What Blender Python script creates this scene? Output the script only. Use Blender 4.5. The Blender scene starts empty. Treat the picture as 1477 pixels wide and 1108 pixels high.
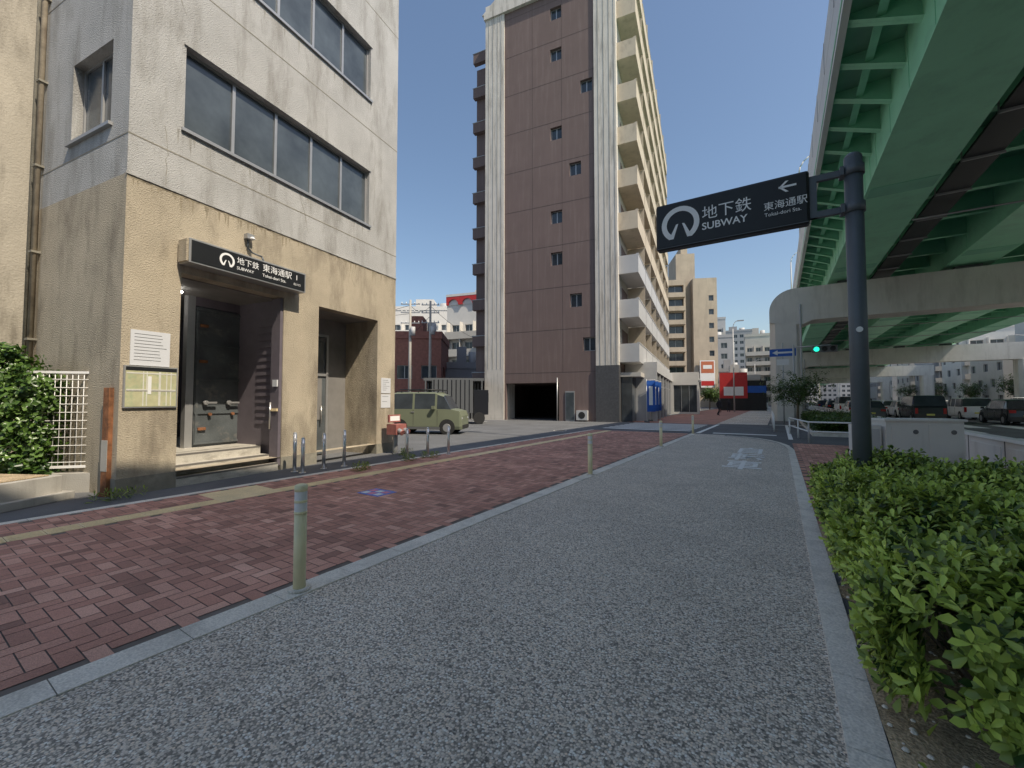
import bpy, math, random
import numpy as np
from mathutils import Vector, Matrix
random.seed(7); rng=np.random.default_rng(7)
R=math.radians
scene=bpy.context.scene
TH=R(32.62); BT=R(24.5)
cs,sn=math.cos(TH),math.sin(TH)
def S(r,s,z=0): return Vector((sn*s+cs*r, cs*s-sn*r, z))

# ------------------------------------------------------------ materials
def newmat(name):
    m=bpy.data.materials.new(name); m.use_nodes=True
    nt=m.node_tree; b=nt.nodes['Principled BSDF']
    return m,nt,b
def N(nt,t,**kw):
    n=nt.nodes.new(t)
    for k,v in kw.items():
        if k in n.inputs: n.inputs[k].default_value=v
        else: setattr(n,k,v)
    return n
def c4(c,f=1): return (min(1,c[0]*f),min(1,c[1]*f),min(1,c[2]*f),1)
def mat(name,col,rough=.7,var=.12,scale=4,bump=0,bscale=60,metal=0,spec=.5,emit=0,stain=None,stain_amt=.5,stretch=(1,1,1),fine=0,s0=.5,s1=.72):
    m,nt,b=newmat(name); L=nt.links
    tc=N(nt,'ShaderNodeTexCoord')
    n1=N(nt,'ShaderNodeTexNoise',Scale=scale,Detail=4.0,Roughness=.6)
    L.new(tc.outputs['Object'],n1.inputs['Vector'])
    r=N(nt,'ShaderNodeValToRGB'); r.color_ramp.elements[0].position=.3; r.color_ramp.elements[1].position=.7
    r.color_ramp.elements[0].color=c4(col,1-var); r.color_ramp.elements[1].color=c4(col,1+var)
    L.new(n1.outputs['Fac'],r.inputs['Fac']); out=r.outputs['Color']
    if fine:
        n3=N(nt,'ShaderNodeTexNoise',Scale=bscale,Detail=2.0)
        L.new(tc.outputs['Object'],n3.inputs['Vector'])
        mr=N(nt,'ShaderNodeMapRange'); mr.inputs[1].default_value=.3; mr.inputs[2].default_value=.7; mr.inputs[3].default_value=1-fine; mr.inputs[4].default_value=1+fine
        L.new(n3.outputs['Fac'],mr.inputs[0])
        mx=N(nt,'ShaderNodeVectorMath',operation='MULTIPLY'); L.new(out,mx.inputs[0]); L.new(mr.outputs[0],mx.inputs[1]); out=mx.outputs[0]
    if stain:
        mp=N(nt,'ShaderNodeMapping'); mp.inputs['Scale'].default_value=stretch
        L.new(tc.outputs['Object'],mp.inputs['Vector'])
        n2=N(nt,'ShaderNodeTexNoise',Scale=1.0,Detail=7.0,Roughness=.68)
        L.new(mp.outputs[0],n2.inputs['Vector'])
        r2=N(nt,'ShaderNodeValToRGB'); r2.color_ramp.elements[0].position=s0; r2.color_ramp.elements[1].position=s1
        r2.color_ramp.elements[0].color=(0,0,0,1); r2.color_ramp.elements[1].color=(stain_amt,)*3+(1,)
        L.new(n2.outputs['Fac'],r2.inputs['Fac'])
        mix=N(nt,'ShaderNodeMixRGB'); L.new(r2.outputs['Color'],mix.inputs['Fac']); L.new(out,mix.inputs['Color1']); mix.inputs['Color2'].default_value=c4(stain); out=mix.outputs['Color']
    L.new(out,b.inputs['Base Color'])
    b.inputs['Roughness'].default_value=rough; b.inputs['Metallic'].default_value=metal
    b.inputs['Specular IOR Level'].default_value=spec
    if bump:
        nb=N(nt,'ShaderNodeTexNoise',Scale=bscale,Detail=3.0); L.new(tc.outputs['Object'],nb.inputs['Vector'])
        bp=N(nt,'ShaderNodeBump',Strength=bump,Distance=.02); L.new(nb.outputs['Fac'],bp.inputs['Height']); L.new(bp.outputs['Normal'],b.inputs['Normal'])
    if emit:
        b.inputs['Emission Color'].default_value=c4(col); b.inputs['Emission Strength'].default_value=emit
    return m

def aggregate():
    m,nt,b=newmat('washed_aggregate'); L=nt.links
    tc=N(nt,'ShaderNodeTexCoord')
    v=N(nt,'ShaderNodeTexVoronoi',Scale=84.0); L.new(tc.outputs['Object'],v.inputs['Vector'])
    sep=N(nt,'ShaderNodeSeparateColor'); L.new(v.outputs['Color'],sep.inputs[0])
    r=N(nt,'ShaderNodeValToRGB'); cr=r.color_ramp
    cols=[(0,(.15,.135,.12)),(.15,(.36,.32,.27)),(.35,(.70,.60,.50)),(.6,(.84,.75,.65)),(.78,(.90,.74,.58)),(.9,(.93,.87,.78)),(1,(.95,.92,.86))]
    cr.elements[0].color=c4(cols[0][1]); cr.elements[1].color=c4(cols[-1][1])
    for p,c in cols[1:-1]:
        e=cr.elements.new(p); e.color=c4(c)
    L.new(sep.outputs[0],r.inputs['Fac'])
    mr=N(nt,'ShaderNodeMapRange'); mr.inputs[1].default_value=.8; mr.inputs[2].default_value=.47
    L.new(v.outputs['Distance'],mr.inputs[0])
    mx=N(nt,'ShaderNodeMixRGB'); mx.inputs['Color1'].default_value=(.28,.25,.21,1); L.new(mr.outputs[0],mx.inputs['Fac']); L.new(r.outputs['Color'],mx.inputs['Color2'])
    n=N(nt,'ShaderNodeTexNoise',Scale=.9,Detail=5.0,Roughness=.65); L.new(tc.outputs['Object'],n.inputs['Vector'])
    m2=N(nt,'ShaderNodeMapRange'); m2.inputs[1].default_value=.3; m2.inputs[2].default_value=.7; m2.inputs[3].default_value=.84; m2.inputs[4].default_value=1.06
    L.new(n.outputs['Fac'],m2.inputs[0])
    vm=N(nt,'ShaderNodeVectorMath',operation='MULTIPLY'); L.new(mx.outputs['Color'],vm.inputs[0]); L.new(m2.outputs[0],vm.inputs[1])
    L.new(vm.outputs[0],b.inputs['Base Color'])
    bp=N(nt,'ShaderNodeBump',Strength=.5,Distance=.004); L.new(mr.outputs[0],bp.inputs['Height']); L.new(bp.outputs['Normal'],b.inputs['Normal'])
    b.inputs['Roughness'].default_value=.7
    return m
def brickpav():
    m,nt,b=newmat('red_paver'); L=nt.links
    a=N(nt,'ShaderNodeAttribute',attribute_name='rnd')
    r=N(nt,'ShaderNodeValToRGB'); cr=r.color_ramp
    cr.elements[0].color=(.30,.155,.12,1); cr.elements[1].color=(.74,.42,.32,1)
    e=cr.elements.new(.45); e.color=(.53,.26,.195,1)
    L.new(a.outputs['Fac'],r.inputs['Fac'])
    tc=N(nt,'ShaderNodeTexCoord')
    n=N(nt,'ShaderNodeTexNoise',Scale=160.0,Detail=2.0); L.new(tc.outputs['Object'],n.inputs['Vector'])
    n2=N(nt,'ShaderNodeTexNoise',Scale=.8,Detail=4.0); L.new(tc.outputs['Object'],n2.inputs['Vector'])
    ad=N(nt,'ShaderNodeMath',operation='ADD'); L.new(n.outputs['Fac'],ad.inputs[0]); L.new(n2.outputs['Fac'],ad.inputs[1])
    m2=N(nt,'ShaderNodeMapRange'); m2.inputs[1].default_value=.7; m2.inputs[2].default_value=1.3; m2.inputs[3].default_value=.7; m2.inputs[4].default_value=1.3
    L.new(ad.outputs[0],m2.inputs[0])
    vm=N(nt,'ShaderNodeVectorMath',operation='MULTIPLY'); L.new(r.outputs['Color'],vm.inputs[0]); L.new(m2.outputs[0],vm.inputs[1])
    L.new(vm.outputs[0],b.inputs['Base Color']); b.inputs['Roughness'].default_value=.8
    bp=N(nt,'ShaderNodeBump',Strength=.4,Distance=.004); L.new(n.outputs['Fac'],bp.inputs['Height']); L.new(bp.outputs['Normal'],b.inputs['Normal'])
    return m
def leafmat(name,dark,light,trans=.25,rough=.33):
    m,nt,b=newmat(name); L=nt.links
    a=N(nt,'ShaderNodeAttribute',attribute_name='rnd')
    r=N(nt,'ShaderNodeValToRGB'); r.color_ramp.elements[0].color=c4(dark); r.color_ramp.elements[1].color=c4(light)
    L.new(a.outputs['Fac'],r.inputs['Fac']); L.new(r.outputs['Color'],b.inputs['Base Color'])
    b.inputs['Roughness'].default_value=rough
    t=N(nt,'ShaderNodeBsdfTranslucent'); L.new(r.outputs['Color'],t.inputs['Color'])
    mx=N(nt,'ShaderNodeMixShader'); mx.inputs[0].default_value=trans
    L.new(b.outputs[0],mx.inputs[1]); L.new(t.outputs[0],mx.inputs[2]); L.new(mx.outputs[0],nt.nodes['Material Output'].inputs[0])
    return m

M={}
M['agg']=aggregate(); M['pav']=brickpav()
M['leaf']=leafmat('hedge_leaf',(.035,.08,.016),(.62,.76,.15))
M['ivy']=leafmat('ivy_leaf',(.02,.055,.012),(.15,.26,.05))
M['tleaf']=leafmat('tree_leaf',(.02,.05,.014),(.14,.23,.05))
M['asph']=mat('asphalt',(.135,.138,.145),.9,.18,.6,.5,120,fine=.25,stain=(.09,.092,.095),stain_amt=.6,stretch=(.5,.5,.5))
M['asph2']=mat('asphalt_road',(.15,.15,.15),.9,.2,.4,.4,90,fine=.2)
M['mortar']=mat('paver_joint',(.17,.14,.12),.9,.2,5)
M['kerb']=mat('granite_kerb',(.74,.69,.61),.8,.12,2,.3,80,fine=.2,stain=(.34,.31,.27),stain_amt=.6,stretch=(3,3,3))
M['conc']=mat('concrete',(.42,.40,.36),.85,.12,1.5,.2,50,stain=(.2,.18,.16),stain_amt=.6,stretch=(3,3,.5))
M['pier']=mat('pier_concrete',(.68,.66,.61),.8,.06,.8,.1,30,stain=(.40,.38,.34),stain_amt=.5,stretch=(1.5,1.5,.25))
M['stucco']=mat('stucco_grey',(.45,.445,.43),.9,.12,1.0,.9,45,stain=(.19,.175,.15),stain_amt=.75,stretch=(1.8,1.8,.4),fine=.08,s0=.48,s1=.70)
M['tan']=mat('stucco_tan',(.46,.395,.295),.9,.15,1.0,.9,45,stain=(.18,.15,.11),stain_amt=.8,stretch=(1.7,1.7,.5),fine=.08,s0=.48,s1=.70)
M['drip']=mat('rain_streak',(.34,.33,.30),.9,.15,3,.9,45)
M['dript']=mat('rain_streak_tan',(.32,.27,.19),.9,.2,3,.9,45)
M['streak']=mat('grime_line',(.17,.14,.10),.95,.3,3,.3,50,stain=(.44,.38,.27),stain_amt=.9,stretch=(5,5,5),s0=.42,s1=.6)
M['base']=mat('base_cement',(.28,.26,.21),.9,.2,3,.4,60,stain=(.12,.10,.08),stain_amt=.6,stretch=(3,3,2))
M['brown']=mat('brown_tile',(.17,.122,.112),.85,.07,.5,.15,30,stain=(.27,.21,.19),stain_amt=.4,stretch=(4,4,.25))
M['browng']=mat('brown_joint',(.10,.075,.07),.9)
M['wcol']=mat('white_concrete',(.64,.60,.54),.85,.07,1.0,.3,20,stain=(.24,.215,.18),stain_amt=.8,stretch=(3,3,.3))
M['cream']=mat('cream_parapet',(.52,.45,.35),.8,.07,1.0,stain=(.26,.22,.17),stain_amt=.5,stretch=(2,2,1))
M['dtile']=mat('dark_tile',(.08,.08,.085),.45,.2,9)
M['lgrey']=mat('light_panel',(.48,.48,.48),.6,.05,1)
M['white']=mat('white_wall',(.68,.66,.62),.7,.05,.7)
M['offw']=mat('offwhite_wall',(.52,.49,.44),.8,.06,.7)
M['greyw']=mat('grey_wall',(.36,.36,.37),.8,.06,.7)
M['side']=mat('neighbour_concrete',(.44,.40,.33),.9,.15,.8,.5,30,stain=(.16,.14,.11),stain_amt=.8,stretch=(2,2,.4))
M['tanw']=mat('tan_wall',(.46,.385,.295),.85,.1,.5,stain=(.25,.21,.17),stain_amt=.5,stretch=(1,1,.2))
M['redbr']=mat('red_brick',(.28,.12,.09),.85,.2,3)
M['roof']=mat('roof_grey',(.22,.22,.22),.9)
M['glass']=mat('window_glass',(.05,.06,.07),.08,.3,1.5,spec=.6)
M['frost']=mat('frosted_glass',(.075,.09,.10),.2,.45,.9,spec=.8)
M['alu']=mat('aluminium',(.42,.42,.42),.4,.05,5,metal=.5)
M['green']=mat('bridge_green',(.32,.72,.47),.45,.07,.6,stain=(.21,.48,.32),stain_amt=.5,stretch=(1,1,1.5))
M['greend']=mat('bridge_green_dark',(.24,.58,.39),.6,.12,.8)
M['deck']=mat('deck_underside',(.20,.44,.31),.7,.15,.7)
M['dark']=mat('dark_void',(.025,.025,.025),.8)
M['black']=mat('black_paint',(.018,.019,.021),.4,.1,4,spec=.4)
M['pole']=mat('pole_slate',(.10,.115,.13),.42,.1,3,spec=.5)
M['wpaint']=mat('white_paint',(.80,.79,.77),.6,.04,8)
M['worn']=mat('worn_road_paint',(.86,.85,.82),.8,.06,14,stain=(.5,.49,.46),stain_amt=.7,stretch=(16,16,16))
M['text']=mat('white_letter',(.9,.9,.89),.5,.02,5)
M['yel']=mat('tactile_yellow',(.86,.68,.40),.8,.10,3,fine=.1)
M['boll']=mat('bollard_cream',(.84,.76,.47),.5,.08,6)
M['steel']=mat('stainless_steel',(.66,.65,.63),.28,.05,6,metal=.8)
M['soil']=mat('soil',(.48,.37,.24),.95,.3,6,.9,70,fine=.4)
M['rust']=mat('rusty_iron',(.26,.11,.05),.9,.4,9,.4,70,stain=(.06,.035,.025),stain_amt=.9,stretch=(9,9,5))
M['pipe']=mat('drain_pipe_paint',(.30,.25,.18),.8,.3,5,stain=(.14,.09,.06),stain_amt=.6,stretch=(6,6,2))
M['door']=mat('flood_door',(.10,.112,.118),.45,.25,2,.3,30,stain=(.24,.225,.20),stain_amt=.7,stretch=(2,2,3),s0=.54,s1=.68)
M['inwall']=mat('interior_wall',(.22,.21,.20),.8,.15,2)
M['plum']=mat('plum_grey_panel',(.15,.13,.15),.6,.1,4)
M['step']=mat('step_stone',(.50,.47,.41),.7,.12,6,.2,90,stain=(.20,.175,.14),stain_amt=.75,stretch=(3,3,8),fine=.15)
M['nose']=mat('step_nosing',(.14,.13,.12),.8)
M['red']=mat('red_paint',(.50,.03,.028),.45)
M['redd']=mat('weathered_red',(.35,.13,.11),.6,.2,8)
M['blue']=mat('blue_paint',(.02,.11,.46),.5)
M['bluep']=mat('plaque_blue',(.10,.20,.62),.5)
M['pink']=mat('pink_paint',(.75,.25,.33),.6)
M['paper']=mat('paper',(.66,.67,.69),.6,.02,3)
M['map']=mat('map_print',(.50,.48,.29),.45,.10,9,stain=(.29,.40,.24),stain_amt=.7,stretch=(8,8,8))
M['maproad']=mat('map_road',(.66,.64,.57),.5)
M['rubber']=mat('tyre_rubber',(.025,.025,.025),.85)
M['bark']=mat('bark',(.18,.135,.095),.95,.3,12,.5,50)
M['tube']=mat('fluorescent_tube',(1,.97,.9),.4,emit=14)
M['gled']=mat('signal_green',(.02,.9,.55),.3,emit=1.5)
M['tail']=mat('tail_lamp',(.45,.012,.012),.25)
M['headl']=mat('head_lamp',(.7,.72,.75),.15)
M['plate']=mat('number_plate',(.7,.62,.15),.5)
M['olive']=mat('car_olive',(.185,.205,.14),.35,.02,3,spec=.6)
M['cwhite']=mat('car_white',(.80,.80,.80),.25,.02,3,spec=.6)
M['cblack']=mat('car_black',(.02,.021,.025),.2,.02,3,spec=.7)
M['cgrey']=mat('car_grey',(.13,.135,.14),.25,.02,3,spec=.6)
M['cblue']=mat('car_navy',(.03,.04,.08),.25,.02,3,spec=.6)
M['skin']=mat('skin',(.45,.28,.20),.6)
M['cloth']=mat('dark_cloth',(.03,.03,.04),.9)
M['noise']=mat('sound_wall',(.66,.67,.67),.5,.05,1)
M['orange']=mat('orange_sign',(.50,.15,.07),.5)

# ------------------------------------------------------------ mesh builder
class MB:
    def __init__(s): s.v=[];s.f=[];s.mi=[];s.mats=[];s.sm=[]
    def m(s,k):
        if k not in s.mats: s.mats.append(k)
        return s.mats.index(k)
    def poly(s,pts,k,smooth=False):
        b=len(s.v); s.v+= [tuple(p) for p in pts]; s.f.append(tuple(range(b,b+len(pts)))); s.mi.append(s.m(k)); s.sm.append(smooth)
    def box(s,x0,x1,y0,y1,z0,z1,k):
        b=len(s.v)
        s.v+=[(x0,y0,z0),(x1,y0,z0),(x1,y1,z0),(x0,y1,z0),(x0,y0,z1),(x1,y0,z1),(x1,y1,z1),(x0,y1,z1)]
        for f in [(0,3,2,1),(4,5,6,7),(0,1,5,4),(1,2,6,5),(2,3,7,6),(3,0,4,7)]:
            s.f.append(tuple(b+i for i in f)); s.mi.append(s.m(k)); s.sm.append(False)
    def prism(s,pts,axis,a0,a1,k):
        def P(p,a):
            if axis=='y': return (p[0],a,p[1])
            if axis=='x': return (a,p[0],p[1])
            return (p[0],p[1],a)
        n=len(pts); A=[P(p,a0) for p in pts]; B=[P(p,a1) for p in pts]
        s.poly(A,k); s.poly(B[::-1],k)
        for i in range(n): s.poly([A[i],B[i],B[(i+1)%n],A[(i+1)%n]],k)
    def cyl(s,p0,p1,r0,r1=None,n=12,k='steel',caps=True):
        if r1 is None: r1=r0
        p0=Vector(p0);p1=Vector(p1); d=(p1-p0).normalized()
        a=d.orthogonal().normalized(); c=d.cross(a)
        b=len(s.v)
        for p,r in((p0,r0),(p1,r1)):
            for i in range(n):
                t=2*math.pi*i/n; s.v.append(tuple(p+a*(r*math.cos(t))+c*(r*math.sin(t))))
        for i in range(n):
            j=(i+1)%n; s.f.append((b+i,b+j,b+n+j,b+n+i)); s.mi.append(s.m(k)); s.sm.append(True)
        if caps:
            s.f.append(tuple(b+i for i in range(n))[::-1]); s.mi.append(s.m(k)); s.sm.append(False)
            s.f.append(tuple(b+n+i for i in range(n))); s.mi.append(s.m(k)); s.sm.append(False)
    def tube(s,pts,r,n=8,k='steel'):
        for a,b in zip(pts[:-1],pts[1:]): s.cyl(a,b,r,r,n,k)
    def dome(s,c,r,k,n=12,rings=4,sz=1):
        c=Vector(c)
        for i in range(rings):
            a0=math.pi/2*i/rings;a1=math.pi/2*(i+1)/rings
            for j in range(n):
                t0=2*math.pi*j/n;t1=2*math.pi*(j+1)/n
                q=[(a0,t0),(a0,t1),(a1,t1),(a1,t0)]
                s.poly([c+Vector((r*math.cos(a)*math.cos(t),r*math.cos(a)*math.sin(t),sz*r*math.sin(a))) for a,t in q],k,True)
    def wall(s,O,U,Nn,W,z0,z1,holes,depth,mw,mg='glass',mf='alu',fr=.04):
        O=Vector(O);U=Vector(U);Nn=Vector(Nn);Z=Vector((0,0,1))
        xs=sorted(set([0,W]+[h[0] for h in holes]+[h[1] for h in holes])); zs=sorted(set([z0,z1]+[h[2] for h in holes]+[h[3] for h in holes]))
        P=lambda a,z,d=0: O+U*a+Z*z-Nn*d
        for i in range(len(xs)-1):
            for j in range(len(zs)-1):
                ca=(xs[i]+xs[i+1])/2; cz=(zs[j]+zs[j+1])/2
                if any(h[0]<ca<h[1] and h[2]<cz<h[3] for h in holes): continue
                s.poly([P(xs[i],zs[j]),P(xs[i+1],zs[j]),P(xs[i+1],zs[j+1]),P(xs[i],zs[j+1])],mw)
        for h in holes:
            a0,a1,b0,b1=h[:4]; nm=h[4] if len(h)>4 else 1; g=h[5] if len(h)>5 else mg
            for q in ([(a0,b0),(a1,b0)],[(a1,b0),(a1,b1)],[(a1,b1),(a0,b1)],[(a0,b1),(a0,b0)]):
                s.poly([P(*q[0]),P(*q[1]),P(q[1][0],q[1][1],depth),P(q[0][0],q[0][1],depth)],mw)
            if g: s.poly([P(a0,b0,depth),P(a1,b0,depth),P(a1,b1,depth),P(a0,b1,depth)],g)
            if fr and g:
                def bar(x0,x1,y0,y1,pd=.03):
                    q=[P(x0,y0,depth-pd),P(x1,y0,depth-pd),P(x1,y1,depth-pd),P(x0,y1,depth-pd)]
                    w=[P(x0,y0,depth-.002),P(x1,y0,depth-.002),P(x1,y1,depth-.002),P(x0,y1,depth-.002)]
                    s.poly(q,mf)
                    for t in range(4): s.poly([q[t],w[t],w[(t+1)%4],q[(t+1)%4]],mf)
                bar(a0+.001,a1-.001,b0+.001,b0+fr); bar(a0+.001,a1-.001,b1-fr,b1-.001)
                bar(a0+.001,a0+fr,b0+fr,b1-fr); bar(a1-fr,a1-.001,b0+fr,b1-fr)
                for i in range(1,nm):
                    x=a0+(a1-a0)*i/nm; bar(x-fr*.6,x+fr*.6,b0+fr,b1-fr,.035)
    def build(s,name,loc=(0,0,0),rot=0,parent=None,bevel=0,attr=None):
        me=bpy.data.meshes.new(name); me.from_pydata(s.v,[],s.f); 
        for k in s.mats: me.materials.append(M[k])
        me.polygons.foreach_set('material_index',s.mi); me.polygons.foreach_set('use_smooth',s.sm)
        if attr is not None:
            a=me.attributes.new('rnd','FLOAT','FACE'); a.data.foreach_set('value',attr)
        me.update(); o=bpy.data.objects.new(name,me); scene.collection.objects.link(o)
        if parent: o.parent=parent
        else: o.location=loc; o.rotation_euler=(0,0,rot)
        if bevel:
            w=o.modifiers.new('weld','WELD'); w.merge_threshold=.0005
            b=o.modifiers.new('bevel','BEVEL'); b.width=bevel; b.segments=2; b.limit_method='ANGLE'
        return o
def E(name,loc=(0,0,0),rot=0):
    o=bpy.data.objects.new(name,None); scene.collection.objects.link(o); o.location=loc; o.rotation_euler=(0,0,rot); o.empty_display_size=.3
    return o
def text(body,name,parent,loc,rot,size,k='text',sx=1,sy=1,al='LEFT',bold=0):
    c=bpy.data.curves.new(name,'FONT'); c.body=body; c.size=size; c.align_x=al; c.align_y='CENTER'; c.offset=bold; c.extrude=.001; c.resolution_u=6
    c.materials.append(M[k]); o=bpy.data.objects.new(name,c); scene.collection.objects.link(o)
    o.parent=parent; o.location=loc; o.rotation_euler=rot; o.scale=(sx,sy,1)
    return o
def leaves(name,P,D,Nn,L,W,rnd,k,parent=None,loc=(0,0,0),rot=0):
    D=D/np.linalg.norm(D,axis=1,keepdims=True); sd=np.cross(D,Nn); sd/=np.maximum(1e-6,np.linalg.norm(sd,axis=1,keepdims=True)); Nn=np.cross(sd,D)
    L=L[:,None];W=W[:,None]; n=len(P)
    V=np.stack([P,P+D*.35*L+sd*.30*W+Nn*.08*W,P+D*.75*L+sd*.5*W+Nn*.12*W,P+D*L-Nn*.1*L,P+D*.75*L-sd*.5*W+Nn*.12*W,P+D*.35*L-sd*.30*W+Nn*.08*W],1).reshape(-1,3)
    b=np.arange(n)[:,None]*6
    F=np.concatenate([b+np.array([[0,1,2,3]]),b+np.array([[0,3,4,5]])],1).reshape(-1,4)
    me=bpy.data.meshes.new(name); me.vertices.add(len(V)); me.vertices.foreach_set('co',V.ravel().astype(np.float32))
    me.loops.add(len(F)*4); me.loops.foreach_set('vertex_index',F.ravel().astype(np.int32))
    me.polygons.add(len(F)); me.polygons.foreach_set('loop_start',(np.arange(len(F))*4).astype(np.int32)); 
    me.update(calc_edges=True); me.materials.append(M[k])
    a=me.attributes.new('rnd','FLOAT','FACE'); a.data.foreach_set('value',np.repeat(np.clip(rnd,0,1),2).astype(np.float32))
    me.validate()
    o=bpy.data.objects.new(name,me); scene.collection.objects.link(o)
    if parent: o.parent=parent
    else: o.location=loc; o.rotation_euler=(0,0,rot)
    return o
def rosettes(C,A,nl,L,tilt=(.2,1.0),wr=.5,base=.5,rv=.3):
    n=len(C); A=A/np.linalg.norm(A,axis=1,keepdims=True)
    t=np.cross(A,np.array([[.3,.9,.2]])); t/=np.linalg.norm(t,axis=1,keepdims=True); b=np.cross(A,t)
    P=[];D=[];Q=[];LL=[];RR=[]
    cr=rng.normal(base,rv*.6,n)
    for i in range(nl):
        ph=i*2.4+rng.uniform(0,1,n); e=tilt[0]+(tilt[1]-tilt[0])*i/nl+rng.normal(0,.15,n)
        o=(t*np.cos(ph)[:,None]+b*np.sin(ph)[:,None])
        d=o*np.cos(e)[:,None]+A*np.sin(e)[:,None]
        P.append(C+A*(.012*i*L/.07)); D.append(d); Q.append(A+rng.normal(0,.15,(n,3)))
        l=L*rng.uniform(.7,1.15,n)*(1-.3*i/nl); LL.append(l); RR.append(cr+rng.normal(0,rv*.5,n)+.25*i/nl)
    P=np.concatenate(P);D=np.concatenate(D);Q=np.concatenate(Q);LL=np.concatenate(LL);RR=np.concatenate(RR)
    return P,D,Q,LL,LL*wr,RR

# ------------------------------------------------------------ ground and roads
def sheet(name,pts,z,k,frame=True):
    mb=MB(); mb.poly([(p[0],p[1],z) for p in pts],k); return mb.build(name,rot=-TH if frame else 0)
sheet('ground',[(-900,-900),(900,-900),(900,900),(-900,900)],0,'asph')
sheet('main_road',[(4.3,-80),(29,-80),(29,400),(4.3,400)],.004,'asph2')
def rect(r0,r1,s0,s1): return [(r0,s0),(r1,s0),(r1,s1),(r0,s1)]
pts=[(-3.2,-6),(.22,-6),(.22,15.5)]+[(.22-2.2*(1-math.cos(a)),15.5+4.5*math.sin(a)) for a in [R(x) for x in (15,30,45,60,75,90)]]+[(-2,20.6),(-3.2,20.6)]
sheet('bicycle_path',pts,.008,'agg')
sheet('bicycle_path',rect(-3.4,-.6,30,110),.008,'agg')
mb=MB(); mb.poly([(-8.1,-6,.004),(-3.42,-6,.004),(-3.42,20.6,.004),(-8.1,20.6,.004)],'mortar')
att=[.2]
u=.112;g=.004
def paver(x0,x1,y0,y1):
    mb.poly([(x0+g,y0+g,.009),(x1-g,y0+g,.009),(x1-g,y1-g,.009),(x0+g,y1-g,.009)],'pav'); att.append(min(1,max(0,rng.normal(.5,.2))))
def herring(r0,r1,s0,s1,skip=None):
    nx=int((r1-r0)/u);ny=int((s1-s0)/u)
    for i in range(nx):
        for j in range(ny):
            c=(i-j)%4; x=r0+i*u;y=s0+j*u
            if skip and skip(x,y): continue
            if c==0: paver(x,min(x+2*u,r1),y,y+u)
            elif c==3: paver(x,x+u,y,min(y+2*u,s1))
herring(-8.1,-3.42,-5.5,20.5,lambda x,y: -7.38<x<-7.16)
mb.build('paver_sidewalk',rot=-TH,attr=att)
mb=MB(); att=[.2]; mb.poly([(.38,6.3,.004),(3.9,6.3,.004),(3.9,18,.004),(.38,18,.004)],'mortar'); herring(.38,3.9,6.3,18)
mb.build('paver_sidewalk',rot=-TH,attr=att)
mb=MB(); mb.poly([(-9,29,.006),(-3.4,29,.006),(-3.4,110,.006),(-9,110,.006)],'pav'); mb.build('paver_sidewalk',rot=-TH,attr=[.2])
def kerbstrip(r0,r1,s0,s1,z,L=.6):
    mb=MB(); s=s0
    while s<s1-.01:
        e=min(s+L,s1); mb.box(r0,r1,s+.003,e-.003,-.02,z+random.uniform(-.001,.001),'kerb'); s=e
    return mb.build('kerb',rot=-TH)
kerbstrip(-3.42,-3.2,-6,20.6,.016); kerbstrip(.22,.38,-6,15.5,.02)
kerbstrip(4.3,4.45,-10,90,.02)
kerbstrip(-8.25,-8.1,-6,20.6,.012)
mb=MB()
pr=[(.22,15.5)]+[(.22-2.2*(1-math.cos(a)),15.5+4.5*math.sin(a)) for a in [R(x) for x in (15,30,45,60,75,90)]]
for a,b in zip(pr[:-1],pr[1:]):
    mb.poly([(a[0],a[1],.02),(a[0]+.16,a[1]+.05,.02),(b[0]+.12,b[1]+.16,.02),(b[0],b[1],.02)],'kerb')
mb.build('kerb',rot=-TH)
mb=MB()
for i in range(14):
    for j in range(34):
        def q(a,b):
            r=.38+a*.26; s=-1+b*.22
            return (r,s,.012+.035*math.sin(a*1.7+b*.9)*math.sin(b*1.3)+(.02 if a>0 else 0))
        mb.poly([q(i,j),q(i+1,j),q(i+1,j+1),q(i,j+1)],'soil',True)
for i in range(420):
    r=.4+abs(random.gauss(0,.35)); s=random.uniform(0,6.3); d=random.uniform(.006,.016)
    mb.dome((r,s,.04),d,'kerb',6,2,.7)
mb.build('soil_bed',rot=-TH)
mb=MB()
def tactile(r0,r1,s0,s1,dots=False):
    s=s0
    while s<s1-.01:
        mb.box(r0+.002,r1-.002,s+.003,s+.297,0,.012,'yel')
        if s<9 or dots:
            for i in range(4):
                x=r0+.045+i*.07
                if dots:
                    for jj in range(4): mb.cyl((x,s+.045+jj*.07,.012),(x,s+.045+jj*.07,.017),.013,.010,8,'yel')
                else: mb.box(x-.012,x+.012,s+.02,s+.28,.012,.017,'yel')
        s+=.3
tactile(-7.38,-7.08,-6,3.0); tactile(-7.38,-7.08,3.9,20.4)
for rr in (-7.98,-7.68,-7.38): tactile(rr,rr+.3,3.0,3.9,True)
mb.build('tactile_paving',rot=-TH)
mb=MB()
def paint(r0,r1,s0,s1,z=.013): mb.poly([(r0,s0,z),(r1,s0,z),(r1,s1,z),(r0,s1,z)],'worn')
for i in range(7): paint(-8.2,-3.7,22+i*.95,22.5+i*.95)
paint(-2.6,-.1,21.2,21.7); paint(-3.3,-3.1,21,29); paint(.3,.45,19.5,30); paint(-.5,4,30,30.45)
for i in range(5): paint(-2.8,-.6,31+i*7,31.3+i*7)
paint(4.7,4.85,-20,200)
for k in range(40): 
    for r in (8,11.3): paint(r,r+.15,-20+k*8,-15+k*8)
paint(14.7,14.9,-20,200)
for k in range(40):
    for r in (18.2,21.6): paint(r,r+.15,-20+k*8,-15+k*8)
for i in range(12): paint(5+i*1.9,5.9+i*1.9,33,37)
for i in range(6): paint(-22,-17.5,24+i*2.6,24.12+i*2.6)
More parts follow.
